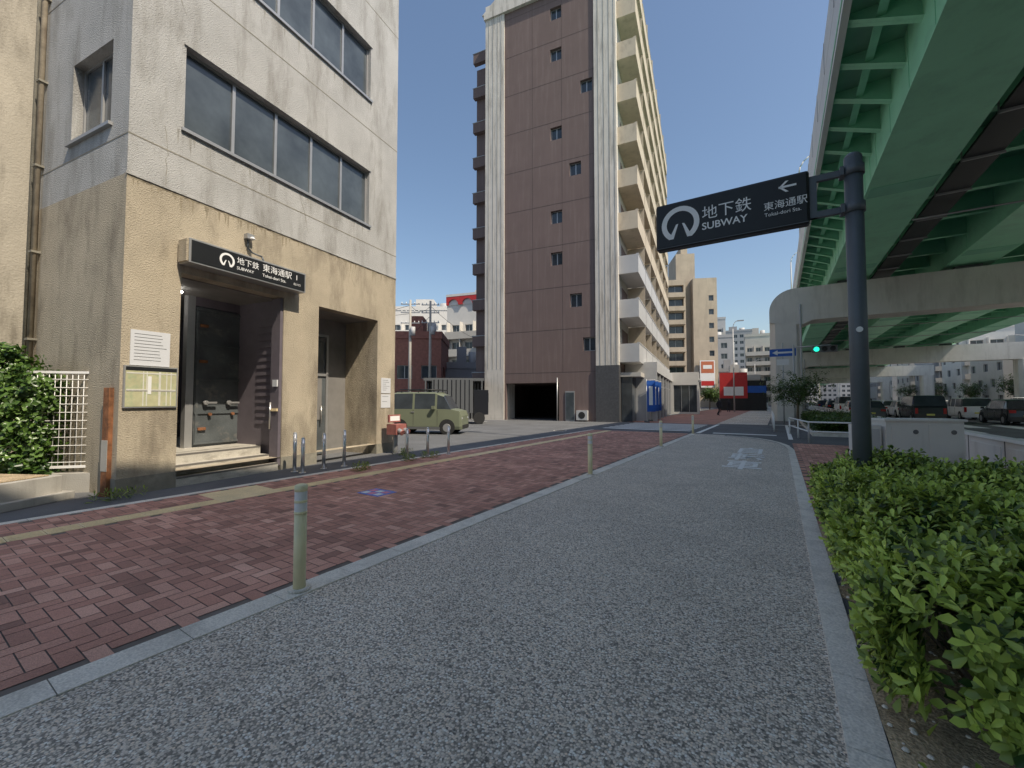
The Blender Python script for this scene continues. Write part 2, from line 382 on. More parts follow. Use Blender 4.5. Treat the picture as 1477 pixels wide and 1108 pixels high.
mb.build('road_marking',rot=-TH)
par=E('painted_path_text',rot=-TH)
for i,ch in enumerate('車転自'):
    text(ch,'glyph_%d'%i,par,(-.75,11.2+i*1.65,.014),(0,0,0),1,'worn',.85,1.65,'CENTER',.02)
mb=MB()
mb.box(-.26,.26,-.2,.2,0,.013,'bluep'); 
for i in range(3):
    for j in range(2): mb.box(-.22+i*.15,-.10+i*.15,-.15+j*.16,-.03+j*.16,.013,.015,'pink' if (i+j)%2 else 'wpaint')
mb.build('no_smoking_plaque',(-2.25,7.0,0),-TH)
mb=MB(); mb.cyl((0,0,0),(0,0,.013),.33,.33,28,'kerb'); mb.cyl((0,0,.013),(0,0,.015),.29,.29,28,'cgrey'); mb.build('manhole_cover',S(-9.3,19),0)

# ------------------------------------------------------------ left building
B=E('subway_entrance_building',(-6.34,6.71,0),-BT)
H=22.0; LEN=6.62
Z0=3.86; ZS=5.3
mb=MB()
O=(0,0,0);U=(0,1,0);NX=(1,0,0)
mb.wall(O,U,NX,LEN,.28,ZS,[(.83,2.87,.28,Z0,1,None),(3.81,5.86,.28,Z0,1,None)],.3,'tan')
mb.build('lower_facade',parent=B)
mb=MB()
for a,b in ((0,.83),(2.87,3.81),(5.86,LEN)):
    mb.box(-.3,.012,a-.01 if a==0 else a-.004,b+.004,0,.28,'base')
mb.build('plinth',parent=B)
mb=MB()
wh=[]
z=6.52
while z<H-2: wh.append((.80,5.45,z,z+1.56,5,'frost')); z+=3.66
mb.wall(O,U,NX,LEN,ZS,H,wh,.14,'stucco',fr=.05)
sh=[]
z=6.3
while z<H-2: sh.append((.6,2.05,z,z+1.5,2,'frost')); z+=3.66
mb.wall((0,0,0),(-1,0,0),(0,-1,0),3.7,ZS,H,sh,.18,'stucco',fr=.05)
mb.box(-9,-.001,LEN-.02,LEN,Z0,H,'stucco'); mb.box(-9,0,0,LEN,H,H+.2,'conc')
mb.poly([(-3.7,0,0),(-3.7,0,H),(-9,0,H),(-9,0,0)],'stucco')
mb.build('upper_walls',parent=B)
mb=MB(); mb.wall((0,0,0),(-1,0,0),(0,-1,0),3.7,0,ZS,[],.1,'tan'); mb.box(-9,0,LEN-.02,LEN-.002,0,Z0,'tan'); mb.build('lower_side_wall',parent=B)
mb=MB()
for z in (5.98,9.3,12.96): mb.box(0,.004,0,LEN,z-.01,z+.01,'base'); mb.box(-3.7,0,-.004,0,z-.01,z+.01,'base')
mb.box(.0,.02,-.02,LEN,ZS-.02,ZS+.02,'stucco')
mb.box(0,.003,.0,LEN,ZS-.06,ZS-.021,'streak')
def crack(y,z,n,dy,dz):
    for i in range(n):
        y2=y+random.uniform(-.05,.05)+dy; z2=z+dz*random.uniform(.6,1.3)
        w=random.uniform(.002,.005)
        mb.poly([(.0045,y-w,z),(.0045,y+w,z),(.0045,y2+w,z2),(.0045,y2-w,z2)],'base'); y,z=y2,z2
crack(.5,6.4,9,.0,-.12); crack(3.2,6.45,7,.03,-.14); crack(5.7,8.5,10,.0,-.2); crack(4.9,5.2,6,.02,-.1); crack(.4,9.9,8,.03,-.15)
def drips(y0,y1,zt,n,lmax,k,xo=.003,ymask=None):
    for i in range(n):
        y=random.uniform(y0,y1); l=lmax*random.random()**2.2+.03; w=random.uniform(.006,.03)
        x=xo+random.uniform(0,.0012)
        mb.poly([(x,y-w,zt),(x,y+w,zt),(x,y+w*.7,zt-l*.45),(x,y+random.uniform(-.2,.2)*w,zt-l),(x,y-w*.7,zt-l*.45)],k)
z=6.52
while z<H-2:
    mb.box(-.1,.05,.75,5.5,z-.06,z-.002,'alu'); mb.box(0,.03,.76,5.49,z+1.562,z+1.60,'stucco')
    drips(.7,5.55,z-.062,45,.4,'drip'); z+=3.66
drips(.05,6.5,ZS-.06,80,.28,'dript')
z=6.3
while z<H-2: mb.box(-2.12,-.53,-.06,.05,z-.06,z-.002,'alu'); z+=3.66
mb.build('sills_and_joints',parent=B)
mb=MB()
F0=.51
mb.box(-5,-.3,.3,.33,0,Z0,'inwall')
mb.box(-3.2,-.3,3.5,3.53,0,Z0,'inwall')
mb.box(-5,-.9,.33,3.5,F0-.05,F0,'step')
mb.box(-5,-.3,.33,3.5,Z0-.02,Z0+.05,'inwall')
mb.box(-5,-4.97,.3,3.5,0,Z0,'plum')
mb.box(-3.2,-1.75,3.49,3.5,0,Z0,'inwall')
mb.box(-1.75,-1.6,1.78,1.93,F0,Z0-.02,'alu')
mb.box(-1.75,-1.6,1.93,3.49,Z0-.22,Z0-.02,'plum')
mb.build('interior',parent=B)
mb=MB()
mb.box(-1.68,-1.6,1.95,3.45,F0+.02,Z0-.24,'door')
for zz in (F0+.08,F0+.75,F0+1.5,F0+2.3,Z0-.3): mb.box(-1.6,-1.57,1.95,3.45,zz-.02,zz+.02,'door')
for yy in (1.99,3.4): mb.box(-1.6,-1.572,yy-.025,yy+.025,F0+.1,Z0-.35,'door')
for yy in (2.15,2.65,3.1):
    mb.cyl((-1.57,yy,F0+.98),(-1.50,yy,F0+.98),.05,.05,10,'alu'); mb.box(-1.52,-1.49,yy,yy+.22,F0+.96,F0+1.0,'alu'); mb.cyl((-1.57,yy+.1,F0+.72),(-1.52,yy+.1,F0+.72),.035,.035,10,'rust')
for yy in (2.1,3.3):
    for zz in (F0+.4,F0+1.9,F0+2.7): mb.box(-1.6,-1.55,yy-.08,yy+.08,zz-.03,zz+.03,'rust')
mb.build('flood_gate',parent=B)
mb=MB()
mb.box(-.95,-.3,2.93,3.0,F0-.5,Z0-.02,'plum')
mb.box(-1.6,-.3,2.90,2.93,F0,Z0-.02,'plum')
for i in range(16): mb.box(-.9,-.4,2.878,2.90,1.0+i*.16,1.08+i*.16,'plum')
mb.box(-.3,-.02,2.80,2.868,.1,Z0-.02,'plum')
mb.cyl((-.28,2.79,.9),(-.28,2.79,1.5),.02,.02,8,'steel'); mb.box(-.2,-.05,2.77,2.80,1.85,2.0,'paper'); mb.box(-.25,-.04,2.775,2.80,1.3,1.36,'yel')
mb.build('louvre_panel',parent=B)
mb=MB()
for i in range(3):
    mb.box(-.3*(i+1)-.002 if i<2 else -.95,.02-.3*i,.835,2.79,0,.17*(i+1),'step')
    mb.box(.02-.3*i-.04,.023-.3*i,.836,2.789,.17*(i+1)-.03,.17*(i+1)+.003,'nose')
mb.build('entrance_steps',parent=B)
mb=MB(); mb.cyl((-2.2,1.0,Z0-.12),(-1.0,1.35,Z0-.12),.025,.025,8,'tube'); mb.box(-2.25,-.95,1.1,1.25,Z0-.07,Z0-.025,'wpaint'); mb.build('fluorescent_lamp',parent=B)
mb=MB()
D2=-1.24
mb.box(D2,-.3,3.75,3.81,0,Z0,'tan'); mb.box(D2,-.3,5.86,5.92,0,Z0,'tan'); mb.box(D2,-.3,3.81,5.86,Z0,Z0+.05,'inwall')
mb.box(D2-.05,D2,3.75,5.92,0,Z0,'inwall')
mb.box(D2,D2+.05,4.0,5.1,.05,3.3,'door'); mb.box(D2+.05,D2+.07,4.12,4.98,2.35,3.2,'frost'); mb.box(D2+.05,D2+.07,4.15,4.95,1.0,2.15,'inwall')
for a,b,c,d in ((3.95,4.02,0,3.4),(5.08,5.15,0,3.4),(3.95,5.15,3.33,3.4),(3.95,5.15,2.22,2.29)): mb.box(D2,D2+.09,a,b,c+.001,d,'alu')
mb.cyl((D2+.12,4.9,.9),(D2+.12,4.9,1.4),.018,.018,8,'steel')
mb.build('service_door',parent=B)
mb=MB()
def poster(y0,y1,z0,z1,k,lines,x=.015):
    mb.box(.0,x,y0,y1,z0,z1,k)
    for i in range(lines):
        zz=z1-.06-(z1-z0-.1)*i/lines; mb.box(x,x+.002,y0+.05,y1-.05-random.uniform(0,.15),zz-.008,zz,'cgrey')
poster(.12,.68,2.13,2.72,'paper',9)
mb.build('notice_board',parent=B)
mb=MB(); mb.box(0,.04,.04,.80,1.42,2.12,'alu'); mb.box(.04,.045,.06,.78,1.44,2.10,'map')
for i in range(6):
    a=random.uniform(.1,.7); mb.box(.045,.047,a,a+.015,1.45,2.03,'maproad')
for i in range(4):
    a=random.uniform(1.5,2.0); mb.box(.045,.048,.07,.77,a,a+.02,'maproad')
mb.box(.045,.049,.06,.78,2.04,2.10,'black'); mb.box(.045,.049,.36,.41,1.65,1.95,'wpaint')
mb.build('area_map_board',parent=B)
mb=MB(); poster(6.02,6.42,1.75,2.2,'paper',6); poster(6.02,6.42,1.32,1.72,'paper',2,.012); mb.build('small_poster',parent=B)
mb=MB(); mb.box(.0,.32,.78,3.16,4.0,4.44,'alu'); mb.box(.32,.33,.81,3.13,4.03,4.41,'black'); mb.box(.05,.3,.74,.78,4.02,4.42,'tan')
mb.build('fascia_sign',parent=B,bevel=.01)
def logo(mb,P,R0,k='text'):
    n=26
    for i in range(n):
        a0=R(-52+284*i/n);a1=R(-52+284*(i+1)/n)
        mb.poly([P(R0*math.cos(a0),R0*math.sin(a0)),P(R0*math.cos(a1),R0*math.sin(a1)),P(.72*R0*math.cos(a1),.72*R0*math.sin(a1)),P(.72*R0*math.cos(a0),.72*R0*math.sin(a0))],k)
    for sg in (-1,1):
        mb.poly([P(sg*.62*R0,-.80*R0),P(sg*.36*R0,-.80*R0),P(sg*.10*R0,.02*R0),P(sg*.22*R0,-.0*R0)],k)
mb=MB(); logo(mb,lambda a,b:Vector((.334,1.42+a,4.22+b)),.14); mb.build('logo',parent=B)
rt=(R(90),0,R(90))
text('地下鉄','t1',B,(.334,1.60,4.27),rt,.15); text('SUBWAY','t2',B,(.334,1.60,4.13),rt,.085)
text('東海通駅','t3',B,(.334,2.12,4.28),rt,.17); text('Tokai-dori Sta.','t4',B,(.334,2.12,4.13),rt,.09)
text('1','t5',B,(.334,2.88,4.28),rt,.16); text('出入口','t6',B,(.334,2.84,4.13),rt,.06)
mb=MB()
mb.box(0,.12,1.93,2.08,4.88,4.98,'alu'); mb.tube([(.03,2.0,4.88),(.03,2.0,4.7),(.06,2.08,4.62),(.12,2.25,4.58),(.12,2.3,4.45)],.018,8,'pole')
mb.dome((.18,2.0,4.86),.05,'wpaint')
mb.build('conduit',parent=B)
mb=MB()
mb.cyl((-3.2,-.07,0),(-3.2,-.07,H),.045,.045,10,'pipe'); mb.cyl((-3.5,-.06,0),(-3.5,-.06,H),.03,.03,8,'base')
for i in range(12): mb.box(-3.27,-3.13,-.13,0,1+i*1.7,1.04+i*1.7,'base')
mb.build('drain_pipes',parent=B)
mb=MB()
mb.wall((-3.72,-.9,0),(-1,0,0),(0,-1,0),9,0,18,[(1.2+3*i,2.9+3*i,1.5+3.4*j,3+3.4*j,2) for i in range(2) for j in range(5)],.15,'side')
mb.poly([(-3.72,-.9,0),(-3.72,0,0),(-3.72,0,18),(-3.72,-.9,18)],'side')
mb.poly([(-3.72,-.9,18),(-12.7,-.9,18),(-12.7,5,18),(-3.72,5,18)],'roof')
mb.build('concrete_neighbour_building',(-6.34,6.71,0),-BT)

mb=MB()
mb.box(.25,.6,6.0,6.45,.55,.85,'redd'); 
for y in (6.1,6.35):
    mb.cyl((.6,y,.68),(.72,y,.62),.07,.075,12,'alu'); mb.cyl((.72,y,.62),(.75,y,.605),.085,.085,12,'redd')
mb.cyl((.4,6.2,0),(.4,6.2,.55),.07,.07,12,'alu'); mb.box(.3,.36,5.98,6.47,.9,1.12,'redd'); mb.cyl((.33,6.2,.85),(.33,6.2,.92),.02,.02,6,'steel'); mb.box(.36,.364,6.02,6.43,.94,1.08,'text')
mb.build('fire_department_connection',(-6.34,6.71,0),-BT,bevel=.01)

for (x,y,h) in ((-4.70,9.05,.85),(-4.45,8.9,.75),(-4.25,9.45,.8),(-3.93,9.8,.85),(-2.75,10.95,.8),(-2.3,11.4,.8),(-1.81,11.9,.8)):
    mb=MB(); mb.cyl((0,0,0),(0,0,h-.03),.038,.038,14,'steel'); mb.dome((0,0,h-.03),.038,'steel',14,3); mb.cyl((0,0,0),(0,0,.015),.07,.07,14,'steel'); mb.cyl((0,0,h-.2),(0,0,h-.12),.0392,.0392,14,'wpaint',False)
    mb.build('steel_bollard',(x,y,0))
for s in (1.96,8.15,14.3,20.4):
    mb=MB(); mb.cyl((0,0,0),(0,0,.62),.047,.047,20,'boll'); mb.cyl((0,0,.62),(0,0,.64),.0495,.0495,20,'boll'); mb.cyl((0,0,.64),(0,0,.71),.0475,.0475,20,'wpaint',False); mb.cyl((0,0,.71),(0,0,.73),.0495,.0495,20,'boll')
    mb.cyl((0,0,.73),(0,0,.80),.0475,.0475,20,'wpaint',False); mb.cyl((0,0,.80),(0,0,.84),.0495,.0495,20,'boll'); mb.dome((0,0,.84),.0495,'boll',20,3,.4)
    mb.cyl((0,0,.01),(0,0,.028),.085,.085,20,'kerb'); 
    mb.build('bollard',S(-3.3,s,.008))

FE=E('metal_fence',(-6.98,7.22,0),math.atan2(-.8,-3.1))
mb=MB()
for x in (0.05,1.6,3.1): mb.box(x-.03,x+.03,-.03,.03,.3,2.1,'wpaint')
for z in (.42,2.02): mb.box(0,3.2,-.018,.018,z-.02,z+.02,'wpaint')
for i in range(40): mb.cyl((.05+i*.08,0,.42),(.05+i*.08,0,2.02),.006,.006,6,'wpaint')
for i in range(11): mb.cyl((.05,.008,.5+i*.14),(3.2,.008,.5+i*.14),.006,.006,6,'wpaint')
mb.box(-.1,3.4,-.12,.12,0,.32,'conc')
mb.build('fence_panel',parent=FE)
mb=MB(); mb.box(-.07,.07,-.05,.05,0,1.75,'rust'); mb.box(-.09,.09,-.07,.07,0,.06,'rust'); mb.box(-.075,.075,-.055,-.05,.4,.9,'conc'); mb.build('rusty_gate_post',(-6.55,6.78,0),-.3,bevel=.008)
mb=MB(); mb.box(-1.5,0,-1.0,-.2,0,.38,'conc'); mb.box(-1.6,.1,-1.1,-.1,0,.12,'conc'); mb.box(-1.2,-.1,-.9,-.3,.38,.40,'soil'); mb.build('concrete_planter',(-7.0,6.75,0),-.1,bevel=.02)
n=2800
C=np.stack([rng.uniform(.75,3.4,n),rng.normal(0,.22,n),rng.uniform(.3,2.35,n)],1)
C[:,2]-=np.where(C[:,0]<1.3,(1.3-C[:,0])*.6,0); C[:,1]*=1-.2*np.abs(C[:,2]-1.3)
C[:,2]+=.12*np.sin(C[:,0]*5)
A=np.stack([rng.normal(0,.6,n),np.sign(C[:,1]+.05)*rng.uniform(.2,1.2,n),rng.uniform(.1,1,n)],1)
P,D,Q,LL,WW,RR=rosettes(C,A,6,.10,(-.3,.5),.75,.4,.35)
leaves('ivy_hedge',P,D,Q,LL,WW,RR,'ivy',loc=(-6.98,7.22,0),rot=math.atan2(-.8,-3.1))
n=350
C=np.stack([rng.uniform(-5.2,-3.6,n),-.95-rng.uniform(0,.1,n),rng.uniform(6.5,9.5,n)],1); C[:,0]=-3.9+rng.normal(0,.25,n)
P,D,Q,LL,WW,RR=rosettes(C,np.tile([[.2,-1,.2]],(n,1)),4,.09,(-.1,.4),.75,.3,.3)
leaves('wall_vine',P,D,Q,LL,WW,RR,'ivy',loc=(-6.34,6.71,0),rot=-BT)
n=90
base=[(-6.2,6.55),(-3.3,9.2),(-2.6,10.7),(-2.2,11.2),(-3.1,11.9)]
C=np.array([[base[i%5][0]+rng.normal(0,.12),base[i%5][1]+rng.normal(0,.12),.01] for i in range(n)])
P,D,Q,LL,WW,RR=rosettes(C,np.tile([[0,0,1.]],(n,1)),7,.11,(.3,1.3),.18,.6,.3); leaves('weeds',P,D,Q,LL,WW,RR*.5,'leaf')

# ------------------------------------------------------------ brown apartment building
PB=E('brown_apartment_building',(7.5,29.1,0),-BT)
HT=35.5; BH=33.0; DP=31
wins=[(-4.55,31.4),(-4.55,28.1),(-2.2,24.9),(-4.55,21.9),(-3.07,18.8),(-4.55,15.4),(-4.55,12.2),(-3.07,8.9),(-2.1,5.6)]
mb=MB()
ho=[(x+8.9-.45,x+8.9+.45,z-.5,z+.5,2) for x,z in wins]+[(.15,4.5,.0,2.85,1,None)]
mb.wall((-8.9,0,0),(1,0,0),(0,-1,0),7.3,0,BH,ho,.25,'brown',fr=.06)
for i in range(10):
    mb.box(-8.9,-1.6,-.006,0,3.2*i+3.6,3.2*i+3.63,'browng')
for x in (-6.5,-4.1): mb.box(x,x+.03,-.005,0,3.6,BH,'browng')
mb.build('front_wall',parent=PB)
mb=MB()
mb.box(-10.6,-8.9,-.12,2,0,BH+1.2,'wcol'); mb.box(-1.6,.0,-.12,.5,4.0,HT,'wcol')
for xx in (-10.3,-9.9,-9.5,-9.15,-1.3,-.9,-.5,-.15): mb.box(xx,xx+.04,-.14,-.12,4.0,BH,'conc')
mb.box(-10.7,-1.6,-.25,1.2,BH,BH+.5,'wcol')
mb.prism([(-10.9,BH+.5),(-1.6,BH+.5),(-1.6,BH+5),(-6,BH+4.2)],'y',-.2,1.5,'wcol')
mb.build('concrete_columns',parent=PB)
mb=MB(); mb.box(-10.5,-.05,.6,DP,2.86,BH,'brown'); mb.box(-10.5,-10.4,.6,DP,0,2.86,'brown'); mb.box(-4.4,-.05,.3,DP,0,2.86,'brown'); mb.box(-10.5,-4.4,9,9.2,0,2.86,'dark')
mb.box(-10.5,-.05,.6,DP,BH,BH+1,'wcol')
mb.box(-12.6,-10.62,2,9,0,31,'brown')
for i in range(10): mb.box(-12.75,-10.6,1.6,2.0,3.0+3.15*i,3.9+3.15*i,'brown'); mb.cyl((-12.8,1.6,3.9+3.15*i),(-11.2,1.6,3.9+3.15*i),.04,.04,6,'alu')
mb.build('core',parent=PB)
mb=MB(); mb.box(-1.62,.02,-.16,.6,0,4.0,'dtile'); mb.build('tiled_pier',parent=PB)
mb=MB(); mb.box(-3.9,-3.2,-.05,0,.0,2.2,'alu'); mb.box(-3.85,-3.25,-.07,-.05,.1,2.1,'frost'); mb.box(-3.0,-2.2,-.35,-.01,.1,.8,'lgrey'); mb.cyl((-2.6,-.352,.45),(-2.6,-.36,.45),.25,.25,16,'dark'); mb.cyl((-4.5,-.12,0),(-4.5,-.12,3.2),.05,.05,8,'alu'); mb.build('door_and_ac',parent=PB)
mb=MB()
hs=[]
for z in [4.6+3.15*i for i in range(9)]:
    for j in range(7): hs.append((1.0+j*4.2,3.8+j*4.2,z+.1,z+2.2,2))
mb.wall((-.02,.5,0),(0,1,0),(1,0,0),DP-.5,4.2,BH,hs,.1,'offw')
for i in range(10):
    z=4.4+3.15*i; k='lgrey' if i<3 else 'cream'  # grey lower floors, cream upper ones: shade and sun put into the colour
    for j in range(7):
        y0=.3+j*4.35; y1=y0+4.15
        mb.box(0,1.35,y0,y1,z-.18,z,k)
        mb.box(1.23,1.35,y0,y1,z,z+1.12,k)
        mb.box(0,1.23,y0,y0+.12,z,z+1.12,k); mb.box(0,1.3,y1-.06,y1,z+1.12,z+2.9,'cream')
        mb.box(1.2,1.38,y0,y1,z+1.12,z+1.18,k)
mb.build('balconies',parent=PB)
mb=MB()
mb.box(0,2.3,2.5,DP,3.6,4.35,'lgrey'); mb.box(0,2.28,2.5,2.7,0,3.6,'lgrey')
for i in range(9):
    y=2.7+i*3.1
    mb.box(2.1,2.13,y,y+2.95,.1,3.55,'glass'); mb.box(2.05,2.25,y+2.95,y+3.1,0,3.6,'lgrey'); mb.box(2.08,2.16,y,y+2.95,2.6,2.68,'alu')
mb.box(.05,.8,.6,2.5,0,3.2,'glass'); mb.box(0,1.4,.5,2.5,3.2,3.5,'offw')
mb.build('podium_shops',parent=PB)
SR=E('showroom_building',(7.5,29.1,0),-BT)
mb=MB(); mb.wall((1,20,0),(1,0,0),(0,-1,0),4,0,4.6,[(1.4,3.8,.2,3.2,3)],.1,'white'); mb.wall((5,20,0),(0,1,0),(1,0,0),28,0,4.6,[(.5+i*3.4,3.6+i*3.4,.2,3.2,2) for i in range(8)],.15,'white'); mb.poly([(1,20,4.6),(5,20,4.6),(5,48,4.6),(1,48,4.6)],'roof')
mb.box(4.9,5.2,20,48,3.5,3.7,'alu'); mb.build('showroom_walls',parent=SR)
text('VEHICLES','sign_letters',SR,(5.02,22,4.15),rt,.7,'black')
for i in range(3):
    mb=MB(); mb.cyl((0,0,0),(0,0,3.0),.02,.02,6,'wpaint'); mb.cyl((0,0,2.95),(.6,0,2.95),.012,.012,6,'wpaint')
    for j in range(8):
        z0=2.9-j*.27; f=lambda z:.04*math.sin(z*4)
        mb.poly([(.02,f(z0),z0),(.58,f(z0)+.03,z0),(.58,f(z0-.27)+.03,z0-.27),(.02,f(z0-.27),z0-.27)],'blue')
    mb.box(.15,.4,-.055,-.05,1.2,2.5,'wpaint')
    mb.cyl((0,0,0),(0,0,.12),.18,.16,12,'cgrey'); mb.build('advertising_banner',(9.35+i*.75,28.9+i*1.5,0),-.2)

# ------------------------------------------------------------ generic blocks
def block(name,X,Y,rot,w,d,h,wallk,fl=3.1,col=3.0,balc=False,depth=.2,parap='offw',gf=True):
    o=E(name,(X,Y,0),rot); mb=MB()
    nf=int((h-1)/fl); nc=int(w/col); nd=int(d/col)
    def H(n,W):
        st=(W-n*col)/2
        return [(st+i*col+.5,st+(i+1)*col-.5,z*fl+1.0,z*fl+2.5,2) for i in range(n) for z in range(nf)]
    mb.wall((0,0,0),(1,0,0),(0,-1,0),w,0,h,H(nc,w),depth,wallk,fr=.07)
    mb.wall((w,0,0),(0,1,0),(1,0,0),d,0,h,H(nd,d),depth,wallk,fr=.07)
    mb.wall((0,0,0),(0,1,0),(-1,0,0),d,0,h,H(nd,d)[::2],depth,wallk,fr=.07)
    mb.poly([(0,d,0),(w,d,0),(w,d,h),(0,d,h)],wallk)
    mb.build('walls',parent=o)
    mb=MB(); mb.poly([(0,0,h-.02),(w,0,h-.02),(w,d,h-.02),(0,d,h-.02)],'roof')
    for a in ((-.1,w+.1,-.1,.12),(-.1,w+.1,d-.1,d+.12),(-.1,.12,.12,d-.1),(w-.12,w+.1,.12,d-.1)): mb.box(a[0],a[1],a[2],a[3],h,h+.8,wallk)
    mb.box(w*.3,w*.55,d*.3,d*.7,h,h+3,wallk); mb.cyl((w*.7,d*.5,h),(w*.7,d*.5,h+2.4),min(1.2,w*.1),min(1.2,w*.1),12,'lgrey'); mb.build('roof_plant',parent=o)
    if balc:
        mb=MB()
        for z in range(1,nf):
            mb.box(.2,w-.2,-1.2,-.001,z*fl+.0,z*fl+.15,parap); mb.box(.2,w-.2,-1.2,-1.08,z*fl+.15,z*fl+1.2,parap)
            for i in range(nc+1): 
                x=(w-nc*col)/2+i*col; mb.box(x-.05,x+.05,-1.07,-.002,z*fl+.15,z*fl+fl-.01,wallk)
        mb.build('balconies',parent=o)
    return o
T=E('tan_apartment_tower',(33.9,91,0),-.15)
mb=MB()
mb.wall((0,0,0),(1,0,0),(0,-1,0),4.2,0,28,[(.5,3.8,1+3*i,2.8+3*i,2) for i in range(9)],.8,'tanw'); mb.poly([(0,0,0),(0,10,0),(0,10,28),(0,0,28)],'tanw'); mb.poly([(0,0,28),(4.2,0,28),(4.2,10,28),(0,10,28)],'roof')
mb.box(2.6,6.6,1.5,9,0,34.2,'tanw'); mb.box(3.8,5.2,2,6,34.2,36,'tanw')
mb.wall((5.6,-.5,0),(1,0,0),(0,-1,0),4.9,0,28,[(3.2,4.2,2+3*i,3.2+3*i,1) for i in range(8)],.2,'tanw'); mb.poly([(5.6,-.5,0),(5.6,10,0),(5.6,10,28),(5.6,-.5,28)],'tanw'); mb.poly([(5.6,-.5,28),(10.5,-.5,28),(10.5,10,28),(5.6,10,28)],'roof')
mb.wall((10.5,-.5,0),(0,1,0),(1,0,0),10,0,28,[(1+3*j,2.6+3*j,1+3*i,2.6+3*i,1) for i in range(9) for j in range(3)],.2,'tanw')
for i in range(9): mb.box(.2,4,-.8,0,.9+3*i-.9,1.0+3*i,'tanw')
mb.box(.4,4.8,-1.2,-.6,0,6,'offw')
mb.build('tower_walls',parent=T)
mb=MB(); mb.box(6.6,9.6,-1.2,-.9,4.2,10.0,'wpaint'); mb.box(6.8,9.4,-1.22,-1.2,7.3,9.8,'orange'); mb.box(7.2,9,-1.24,-1.22,8.2,9.0,'wpaint'); mb.box(6.8,9.4,-1.22,-1.2,4.6,5.6,'red'); mb.build('billboard',parent=T)
block('brick_house',-13.3,46,.05,5.4,8,8.4,'redbr',2.9,2.7)
block('white_apartment_building',-25,85,0,15,10,20,'white',2.9,2.5,True,parap='white')
o=block('red_arch_apartment_building',-11,70,-.35,13,9,17.5,'white',2.9,2.4,True,parap='offw')
mb=MB()
for i in range(5):
    cx=1.3+i*2.6; arc=[(cx+.95*math.cos(math.pi*k/12),17.5+.95*math.sin(math.pi*k/12)) for k in range(13)]
    for k in range(12):
        a,b=arc[k],arc[k+1]; top=[(b[0],18.9),(a[0],18.9)]
        mb.prism([a,b]+top,'y',-.35,-.12,'red')
    mb.box(cx-1.3,cx-.95,-.35,-.12,17.5,18.9,'red'); mb.box(cx+.95,cx+1.3,-.35,-.12,17.5,18.9,'red')
mb.box(0,13,-.38,-.12,18.9,19.3,'white'); mb.box(0,13,0,.3,17.5,18.9,'white'); mb.build('red_arches',parent=o)
block('low_house',-8.5,52,.1,5,6,5.5,'greyw',2.8,2.4)
block('office_building',52,118,-.3,10,12,19,'greyw',3,2.6)
block('apartment_building',64,150,-.4,12,12,30,'lgrey',3,2.6,True)
block('apartment_building',80,170,-.4,10,12,24,'white',3,2.6)
block('apartment_building',72,128,-.5,7,10,21,'offw',3,2.3,True)
block('apartment_building',100,200,-.5,14,12,34,'greyw',3,2.6)
block('low_shop_building',36,72,-.45,6,18,5,'offw',3,2.6)
block('low_shop_building',47,96,-.45,6,10,8,'greyw',3,2.6)
mb=MB(); mb.box(0,3.6,0,1.2,.0,5.6,'red'); mb.box(.5,3.1,-.03,0,2.2,3.5,'wpaint'); mb.box(0,3.6,-.02,0,0,1.8,'dark'); mb.box(3.6,6,.2,2,0,4.4,'dark'); mb.box(3.6,6,.15,.2,2.6,3.6,'blue'); mb.build('red_sign_pylon',(31,62,0),-.4)
for i,(s0,w,h,k) in enumerate([(-75,22,14,'offw'),(-50,20,11,'greyw'),(-28,24,12,'white'),(-2,20,10,'offw'),(20,22,12,'white'),(44,18,11,'white')]):  # unseen row added to shape the light; heights kept low to admit sky
    p=S(34,s0); block('roadside_building',p.x,p.y,-TH+R(0),14,w,h,k,3.2,4)
for i,(s0,w,h,k,b) in enumerate([(70,18,12,'greyw',0),(92,14,15,'lgrey',1),(110,16,11,'offw',0),(130,14,17,'white',1),(150,18,14,'greyw',1),(174,16,22,'offw',1),(196,20,16,'lgrey',0),(224,24,26,'greyw',1),(260,26,20,'white',1)]):
    p=S(34,s0); block('roadside_building',p.x,p.y,-TH,14,w-1,h,k,3.0,3,bool(b))
for i in range(7): 
    p=S(-20+i*11,330+12*(i%3)); block('distant_building',p.x,p.y,-TH,9,8,18+8*((i*5)%4),['greyw','lgrey','white','offw'][i%4],3,2.6)

mb=MB(); mb.box(0,4.5,0,6,3.0,3.2,'cgrey'); mb.box(0,4.5,2.5,2.6,0,3.0,'dark')
for x in (.1,2.2,4.3): mb.box(x,x+.1,0,.1,0,3,'cgrey')
for i in range(18): mb.box(.05+i*.25,.15+i*.25,2.4,2.5,0,2.9,'cgrey')
mb.build('carport',(-6.6,31,0),.1)
mb=MB(); mb.box(0,3,0,2,2.9,3.0,'blue'); 
for x in (0,2.9):
    for y in (0,1.9): mb.box(x,x+.1,y,y+.1,0,2.9,'alu')
mb.build('blue_canopy',(-7.2,36,0),0)
mb=MB(); mb.box(0,2.6,0,2,.7,2.9,'cgrey'); mb.box(2.65,3.6,.1,1.9,.6,2.2,'cblack'); mb.box(2.9,3.62,.2,1.8,1.4,2.0,'glass')
for x in (.6,3.0):
    mb.cyl((x,-.02,.38),(x,.25,.38),.38,.38,16,'rubber'); mb.cyl((x,1.75,.38),(x,2.0,.38),.38,.38,16,'rubber')
for i in range(9): mb.box(.1+i*.28,.16+i*.28,-.02,0,.75,2.85,'cblack')
mb.build('parked_truck',(-5.1,26.5,0),.1,bevel=.03)
